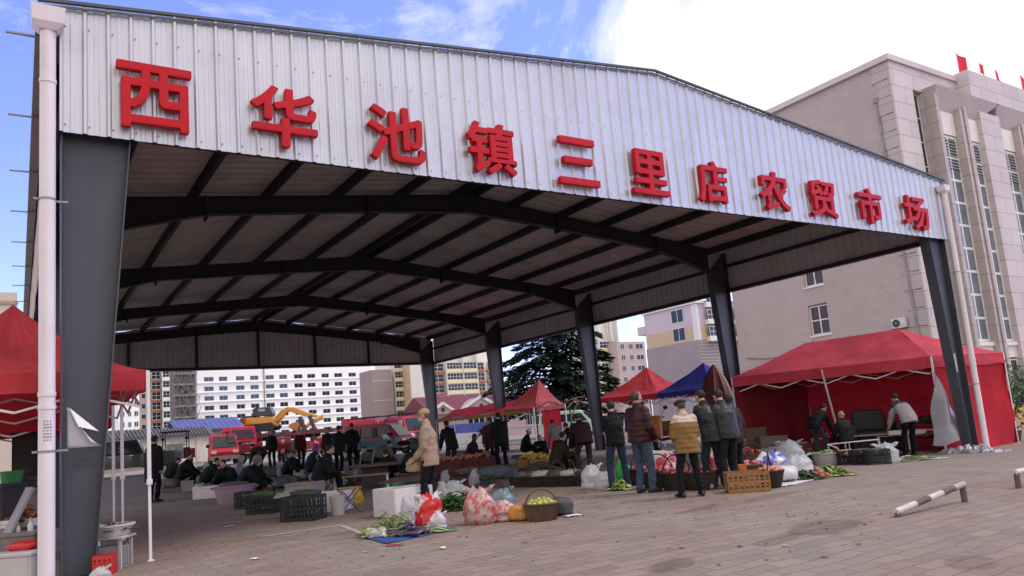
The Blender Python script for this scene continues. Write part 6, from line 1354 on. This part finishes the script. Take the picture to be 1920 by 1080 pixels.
# flowers at the far right
q = gp(1904, 828); t = T('flower_pots', 'cluster of orange and yellow flowers by the red tent at the right edge', 'flowers', q); b = MB(); b.lathe([(.14, 0), (.2, .3), (.22, .32)], 14); b.build('pot', M('#5a3a30', .8), t)
b = MB(); rr = random.Random(3)
for i in range(120): a = rr.uniform(0, 6.3); r = .45*rr.random()**.5; z = .35+rr.uniform(0, .75); b.m = rr.randrange(3); b.ell((r*math.cos(a), r*math.sin(a), z), (.05, .05, .04), 6, 4)
b.build('blossom', [M('#c8801e', .7), M('#33472c', .8), M('#c8b23a', .7)], t)
# ================================================================ goods in the shade of the shed
crate(gp(570, 975), .62, .44, .40, R_(-18), '#24282a', 'black plastic crate with a bright cloth hanging over its left side, nearest of the group')
crate(gp(497, 962), .56, .42, .34, R_(-12), '#1f2426', 'black plastic crate left of the nearest one'); crate(gp(468, 952), .5, .4, .34, R_(-5), '#20282a', 'black green plastic crate behind the pink tub')
c = gp(540, 972); lump((c.x-.2, c.y+.1, c.z+.36), (c.x+.4, c.y-.15, c.z+.36), .34, .14, M('#8d8780', .7, 0, .15, 5, .3, 16), 'pale cloth bundle draped on the nearest black crate', 'cloth', 'cloth', 12)
sack(gp(575, 970)+Vector((0, 0, .3)), .5, .36, .16, M('#3c4038', .8, 0, .3, 6), 'dark produce filling the nearest black crate', R_(-18), 90, 'produce', 'produce')
sack(gp(497, 960)+Vector((0, 0, .26)), .46, .34, .14, M('#43513a', .8, 0, .3, 6), 'greens filling the left black crate', R_(-12), 91, 'produce', 'produce')
tub(gp(441, 945), .36, .40, '#9c7f94', 'pink plastic tub in front of the crouching person', R_(0), 1.3); sack(gp(441, 945)+Vector((0, 0, .3)), .7, .5, .2, M('#5a4a44', .8, 0, .3, 6), 'brown produce heaped in the pink tub', 0, 92, 'produce', 'produce')
foambox(gp(393, 934), .7, .45, .26, R_(-4), 'white foam box left of the pink tub', m_foam, True); bag(gp(372, 922), .3, .25, .22, m_filmw, 'small white bag beside the left foam box', 1, 0, 93)
foambox(gp(617, 958), .75, .5, .34, R_(-10), 'long white foam box between the black crate and the folding stool', m_foam, False, None)
foambox(gp(573, 940), .7, .5, .36, R_(-14), 'grey white foam box with a thick lid behind the nearest black crate', M('#8f8a88', .8, 0, .08, 3), True)
tub(gp(634, 966), .13, .3, '#a9a4a2', 'small white basket tub beside the long foam box', 0, 1.0, 'bucket', False)
# rows of low heaps and sacks on sheets, rows back into the shed
rr = random.Random(21)
SH = ['#6a625e', '#837a76', '#4a4644', '#8f8a8a', '#574a42', '#3d4438', '#75655c', '#a39c9c', '#5b3238', '#4f5560']
words = ['grey', 'pale grey', 'charcoal', 'whitish', 'brown', 'dark green', 'tan', 'white', 'dark red', 'blue grey']
spots = [(322, 915), (352, 922), (382, 905), (310, 898), (404, 912), (338, 900), (500, 925), (525, 915), (548, 905), (590, 905), (512, 893), (560, 893), (602, 893), (640, 895), (470, 893), (484, 905), (640, 912), (576, 918), (700, 893), (722, 902), (752, 905), (772, 908), (790, 900), (835, 905), (862, 908), (890, 912), (842, 888), (872, 890), (900, 893), (925, 899), (958, 893), (985, 886), (1015, 883), (1040, 887), (1075, 899), (915, 912), (806, 890), (760, 884), (430, 897), (366, 893)]
for q_ in range(80):
    u_ = rr.uniform(295, 800); spots.append((u_, rr.uniform(874, 912)))
for q_ in range(14):
    u_ = rr.uniform(820, 1095); spots.append((u_, rr.uniform(868, 890)))
LM = [(286, 935, 'the long black coat'), (348, 885, 'the white fronted tricycle'), (393, 934, 'the left foam box'), (441, 945, 'the pink tub'), (466, 915, 'the crouching hood'), (497, 962, 'the left black crate'), (510, 875, 'the standing black figure'), (570, 975, 'the nearest black crate'), (573, 940, 'the thick lidded foam box'), (588, 890, 'the purple headscarf'), (606, 890, 'the sitting figure in black'), (622, 925, 'the curved folding chair'), (660, 872, 'the black jacket'), (684, 908, 'the second folding chair'), (705, 915, 'the round board'), (737, 918, 'the bright green bag'), (729, 885, 'the crouching brown coat'), (768, 885, 'the hooded cape'), (812, 960, 'the tan jacket'), (850, 943, 'the pointed clear bag'), (838, 893, 'the left apple carton'), (902, 885, 'the right apple carton'), (943, 883, 'the black coated shopper'), (998, 883, 'the yellow fruit cartons'), (1052, 893, 'the brown jacket'), (1099, 893, 'the maroon sweater')]
used = set()
def lab_(desc, u, v):
    for k_ in range(20):
        c_ = sorted(LM, key=lambda a: abs(a[0]-u)+2*abs(a[1]-v))[:8]
        for a in c_:
            du, dv = u-a[0], v-a[1]; rel = ('just left of ' if du < 0 else 'just right of ') if abs(du) > 1.6*abs(dv) else ('behind ' if dv < 0 else 'in front of ')
            for sz_ in ('', 'low ', 'small '):
                s_ = sz_+desc+' '+rel+a[2]
                if s_ not in used and len(s_.split()) <= 16: used.add(s_); return s_
    return desc
g = 'goods laid out in the shade'
for i, (u, v) in enumerate(spots):
    k = rr.randrange(len(SH)); p = gp(u, v); wd = rr.uniform(.4, .95) if i < 40 else rr.uniform(.3, .7); s = (i*7+i//4) % 5
    if s == 0: sack(p, wd, wd*.6, rr.uniform(.2, .34), M(SH[k], .8, 0, .25, 4, .3, 10), lab_(words[k]+' sack', u, v), rr.uniform(0, 3), 100+i, 'sack', 'sack', g)
    elif s == 1: bag(p, wd*.6, wd*.45, rr.uniform(.2, .36), m_film if k % 2 else M('#9a9596', .5, 0, .15, 5, .4, 14), lab_('clear plastic bag' if k % 2 else 'greyish plastic bag', u, v), i % 2, rr.uniform(0, 3), 100+i, group=g)
    elif s == 2: foambox(p, wd*.8, wd*.5, rr.uniform(.16, .3), R_(rr.uniform(-20, 20)), lab_(words[k]+' carton', u, v), M(SH[k], .85, 0, .15, 4), rr.random() < .4, None, 'carton', 'carton', g); sack(p+Vector((0, 0, .1)), wd*.7, wd*.42, .2, M(SH[(k+3) % 10], .8, 0, .3, 6), lab_(words[(k+3) % 10]+' produce in a carton', u, v), R_(0), 150+i, 'produce', 'produce', g)
    elif s == 3: crate(p, wd*.7, wd*.5, rr.uniform(.16, .26), R_(rr.uniform(-20, 20)), ('#2a2d2f', '#4a3a34', '#2f3a4a', '#5a5552')[k % 4], lab_(('black', 'brown', 'dark blue', 'grey')[k % 4]+' crate', u, v), group=g); greens(p+Vector((0, 0, .15)), wd*.6, wd*.42, .12, 50, [['#3d4a2a', '#566038'], ['#6a3028', '#8a4a38'], ['#6b5a2a', '#8a742e'], ['#544a42', '#6a5e54']][k % 4], lab_(['green', 'reddish', 'yellowish', 'brown'][k % 4]+' vegetables in a crate', u, v), rr.uniform(0, 3), 300+i, .11, .035).__setitem__('group', g)
    else: greens(p, wd, wd*.6, rr.uniform(.1, .2), 70, [['#3d4a2a', '#566038'], ['#6a3028', '#8a4a38'], ['#6b5a2a', '#8a742e'], ['#544a42', '#6a5e54']][k % 4], lab_(['green', 'reddish', 'yellowish', 'brown'][k % 4]+' heap of vegetables', u, v), rr.uniform(0, 3), 100+i, .13, .04).__setitem__('group', g)
for i, (a, lab) in enumerate((([(300, 925), (425, 922), (420, 900), (310, 900)], 'grey ground sheet in the left part of the shade'), ([(470, 915), (610, 905), (600, 884), (480, 888)], 'dun ground sheet behind the black crates'), ([(815, 918), (945, 914), (935, 890), (820, 895)], 'pinkish ground sheet behind the clear bags'), ([(950, 902), (1080, 896), (1075, 878), (950, 884)], 'pale ground sheet behind the row of low baskets'))): mat_sheet(a, M(('#5a5552', '#5c524c', '#6a4a4c', '#7d7674')[i], .85, 0, .2, 2, .2, 8), lab, dz=.006, amp=.03, sd=i)
# apple boxes and yellow fruit further back
for i, (u, v) in enumerate(((838, 898), (872, 893), (902, 890))):
    p = gp(u, v-6); foambox(p, .8, .55, .42, R_(-6), ('left', 'middle', 'right')[i]+' dark red carton of apples behind the tan jacket', M('#5a2a2e', .85, 0, .15, 4), name='carton', cat='carton')
    balls(p, .34, .24, .38, 12, .06, M('#b8604a', .5, 0, .2, 9), 'orange red apple in the '+('left', 'middle', 'right')[i]+' dark red carton', 'apples in the '+('left', 'middle', 'right')[i]+' dark red carton', 'apple', 'apple', 170+i, .3)
for i, u in enumerate((998, 1022)):
    p = gp(u, 883); foambox(p, .8, .5, .34, R_(0), ('left', 'right')[i]+' open carton of yellow fruit under the small red tent', m_card, name='carton', cat='carton'); balls(p, .36, .24, .3, 14, .06, M('#b08a22', .5, 0, .2, 9), 'yellow fruit in the '+('left', 'right')[i]+' open carton', 'yellow fruit in the '+('left', 'right')[i]+' carton', 'fruit', 'fruit', 180+i, .4)
for i, (u, D) in enumerate(((858, 25), (880, 25.5), (902, 25))): sack(gd(u, D), .7, .5, .55, M('#8a8586', .7, 0, .15, 4, .3, 10), ('left', 'middle', 'right')[i]+' pale stuffed sack behind the apple cartons', 0, 190+i)
p = gd(768, 20.6); t = T('wheelbarrow_load', 'bundle under a dark sheet beside the crouching cape', 'bundle', p); b = MB(); b.ell((0, 0, .25), (.45, .35, .28), 14, 10, None, .2, 5, 3); b.build('sheet', M('#2a2b28', .85, 0, .2, 5), t, smooth=True); b = MB(); b.tube([(-.3, .0, .42), (0, -.02, .54), (.3, 0, .42)], .012, 5); b.build('cord', m_card, t)
# the bag held by the tan jacket
q = gp(812, 961); fwv = Vector((-math.sin(R_(86)), math.cos(R_(86)), 0)); bg_ = bag(Vector((q.x, q.y, q.z))+fwv*.26, .26, .15, .22, M('#9a8464', .6, 0, .15, 6, .3, 14), 'beige shoulder bag held in front by the tan jacket', 1, R_(0), 200, 'shoulder_bag', 'bag', z=.66)
# ================================================================ stall under the near left tent
def lp(x, y, z=0): return Vector((x, y, gz(x, y)+z))
def ubox(u, v, D, wd, dp, ht, rz, label, mat, lid=False, name='carton', cat='carton'):
    p = at(u, v, D); g_ = gz(p.x, p.y); p.z = max(g_, p.z-ht); foambox(p, wd, dp, ht, R_(rz), label, mat, lid, None, name, cat); return p+Vector((0, 0, ht))
tp_ = ubox(38, 1050, 8.9, .46, .4, .34, 2, 'low white plastic box at the left bottom edge beside the downpipe', M('#b9b2b2', .45, 0, .08, 3), True, 'plastic_box', 'box')
ubox(47, 1034, 9.0, .3, .26, .09, 0, 'shallow white tray on the low white box', M('#c9c2c0', .5), False, 'tray', 'tray')
sack(at(44, 1031, 9.0), .34, .2, .10, M('#c2232a', .4, 0, .1, 4), 'red plastic pouch lying on the shallow white tray', R_(8), 212, 'red_pouch', 'pouch')
tq = ubox(44, 985, 9.7, .46, .4, .62, 3, 'tall pale carton under the tray of pumpkins', M('#8c817c', .7), True)
ubox(44, 972, 9.6, .42, .34, .10, 3, 'white tray holding orange brown pumpkins', M('#c6bcb8', .6), False, 'tray', 'tray')
balls(at(46, 972, 9.6)-Vector((0, 0, .06)), .18, .15, .0, 13, .055, M('#8f5638', .55, 0, .25, 8), 'orange brown pumpkin piled in the white tray', 'pumpkins in the tray', 'pumpkin', 'pumpkin', 211, .9, .85, 0, M('#6e4630', .55, 0, .25, 8))
for i, (u, v, hh) in enumerate(((57, 1003, .2), (33, 1003, .14))):
    t = T('bottle', ('white bottle with a tall cap', 'short white bottle')[i]+' standing in front of the pumpkin tray', 'bottle', at(u, v, 9.25)); b = MB(); b.lathe([(.028, 0), (.032, .02), (.032, hh*.62), (.014, hh*.78), (.012, hh*.86)], 14); b.build('body', M('#cfcacc', .35), t, smooth=40); b = MB(); b.lathe([(.016, hh*.865), (.016, hh), (.01, hh*1.04)], 10); b.build('cap', M('#a9a3a6', .4), t)
ubox(46, 1004, 9.25, .42, .3, .5, 0, 'grey box carrying the two white bottles', M('#77706f', .8), True)
A_, B_ = at(4, 1020, 9.2), at(57, 914, 9.5); t = T('leaning_board', 'long grey board leaning over the fruit at the left edge', 'board', (A_.x, A_.y, A_.z)); b = MB(); b.bar((0, 0, 0), B_-A_, .3, .03); b.build('board', M('#8f8a8c', .6, 0, .1, 3), t)
tub(at(22, 920, 11), .15, .26, '#2f7a3a', 'green plastic bucket in the dark under the left tent', 0, 1.0, 'bucket', False); ubox(22, 921, 11, .6, .5, .95, 0, 'dark red box carrying the green bucket', M('#4a2c2c', .8), True)
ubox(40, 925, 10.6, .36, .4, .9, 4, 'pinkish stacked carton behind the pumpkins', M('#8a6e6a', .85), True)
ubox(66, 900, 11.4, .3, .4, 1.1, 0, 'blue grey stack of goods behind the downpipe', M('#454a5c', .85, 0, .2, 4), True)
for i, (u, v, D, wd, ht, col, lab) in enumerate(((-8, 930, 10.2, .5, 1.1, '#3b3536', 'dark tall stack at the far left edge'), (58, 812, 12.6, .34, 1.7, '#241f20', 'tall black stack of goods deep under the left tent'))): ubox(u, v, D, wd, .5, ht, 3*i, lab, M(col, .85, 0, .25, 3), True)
# right of the near column
p = gp(212, 1066)
t = table(p, .42, .38, .40, R_(0), 'small white stand right of the near column under the tub of dried herbs', M('#b6b0b0', .5), M('#b0a9aa', .5))
tub(p+Vector((0, 0, .40)), .20, .12, '#b9b1ad', 'shallow white tub of dried brown herbs right of the near column', 0, 1.25, 'basin', False); greens(p+Vector((0, 0, .46)), .44, .34, .10, 150, ['#5c4a34', '#443824', '#6b5a40'], 'dried brown herbs heaped in the shallow white tub', 0, 220, .08, .02)
foambox(p+Vector((.0, .02, .004)), .34, .3, .28, 0, 'clear grey box on the paving under the small white stand', M('#a19c9c', .3, 0, .1, 4, 0, 40, .2, .8))
crate(gp(197, 1078), .22, .2, .24, R_(10), '#c0302a', 'red plastic basket crate at the foot of the near column')
bag(gp(180, 1050), .12, .1, .3, m_filmw, 'small white bottle shaped bag beside the near column', 0, 0, 222); bag(gp(188, 1092), .22, .16, .16, m_film, 'clear bag with green tips at the foot of the near column', 1, 0, 223)

# small litter trodden into the paving: leaf bits, paper and plastic flecks
b = MB(); rr = random.Random(77)
for i in range(420):
    if i < 300: q = gp(rr.uniform(300, 1650), rr.triangular(905, 1075, 940))
    else: q = gp(rr.uniform(250, 1100), rr.uniform(880, 930))
    L = rr.uniform(.008, .032); a = rr.uniform(0, 6.3); d = Vector((math.cos(a), math.sin(a), 0))*L; n_ = Vector((-d.y, d.x, 0))*rr.uniform(.25, .8); z = gz(q.x, q.y)+.008; q.z = z
    b.m = rr.choice((0, 0, 0, 0, 0, 1, 2, 2)); b.add([q-d-n_, q+d-n_*.6+Vector((0, 0, rr.uniform(0, .012))), q+d*.8+n_, q-d*.7+n_*.9+Vector((0, 0, rr.uniform(0, .01)))], [(0, 1, 2, 3)])
tag(b.build('litter', [M('#4a4030', .9), M('#9c938e', .8), M('#4f5c34', .8)], None, fix=False), kind='stuff')
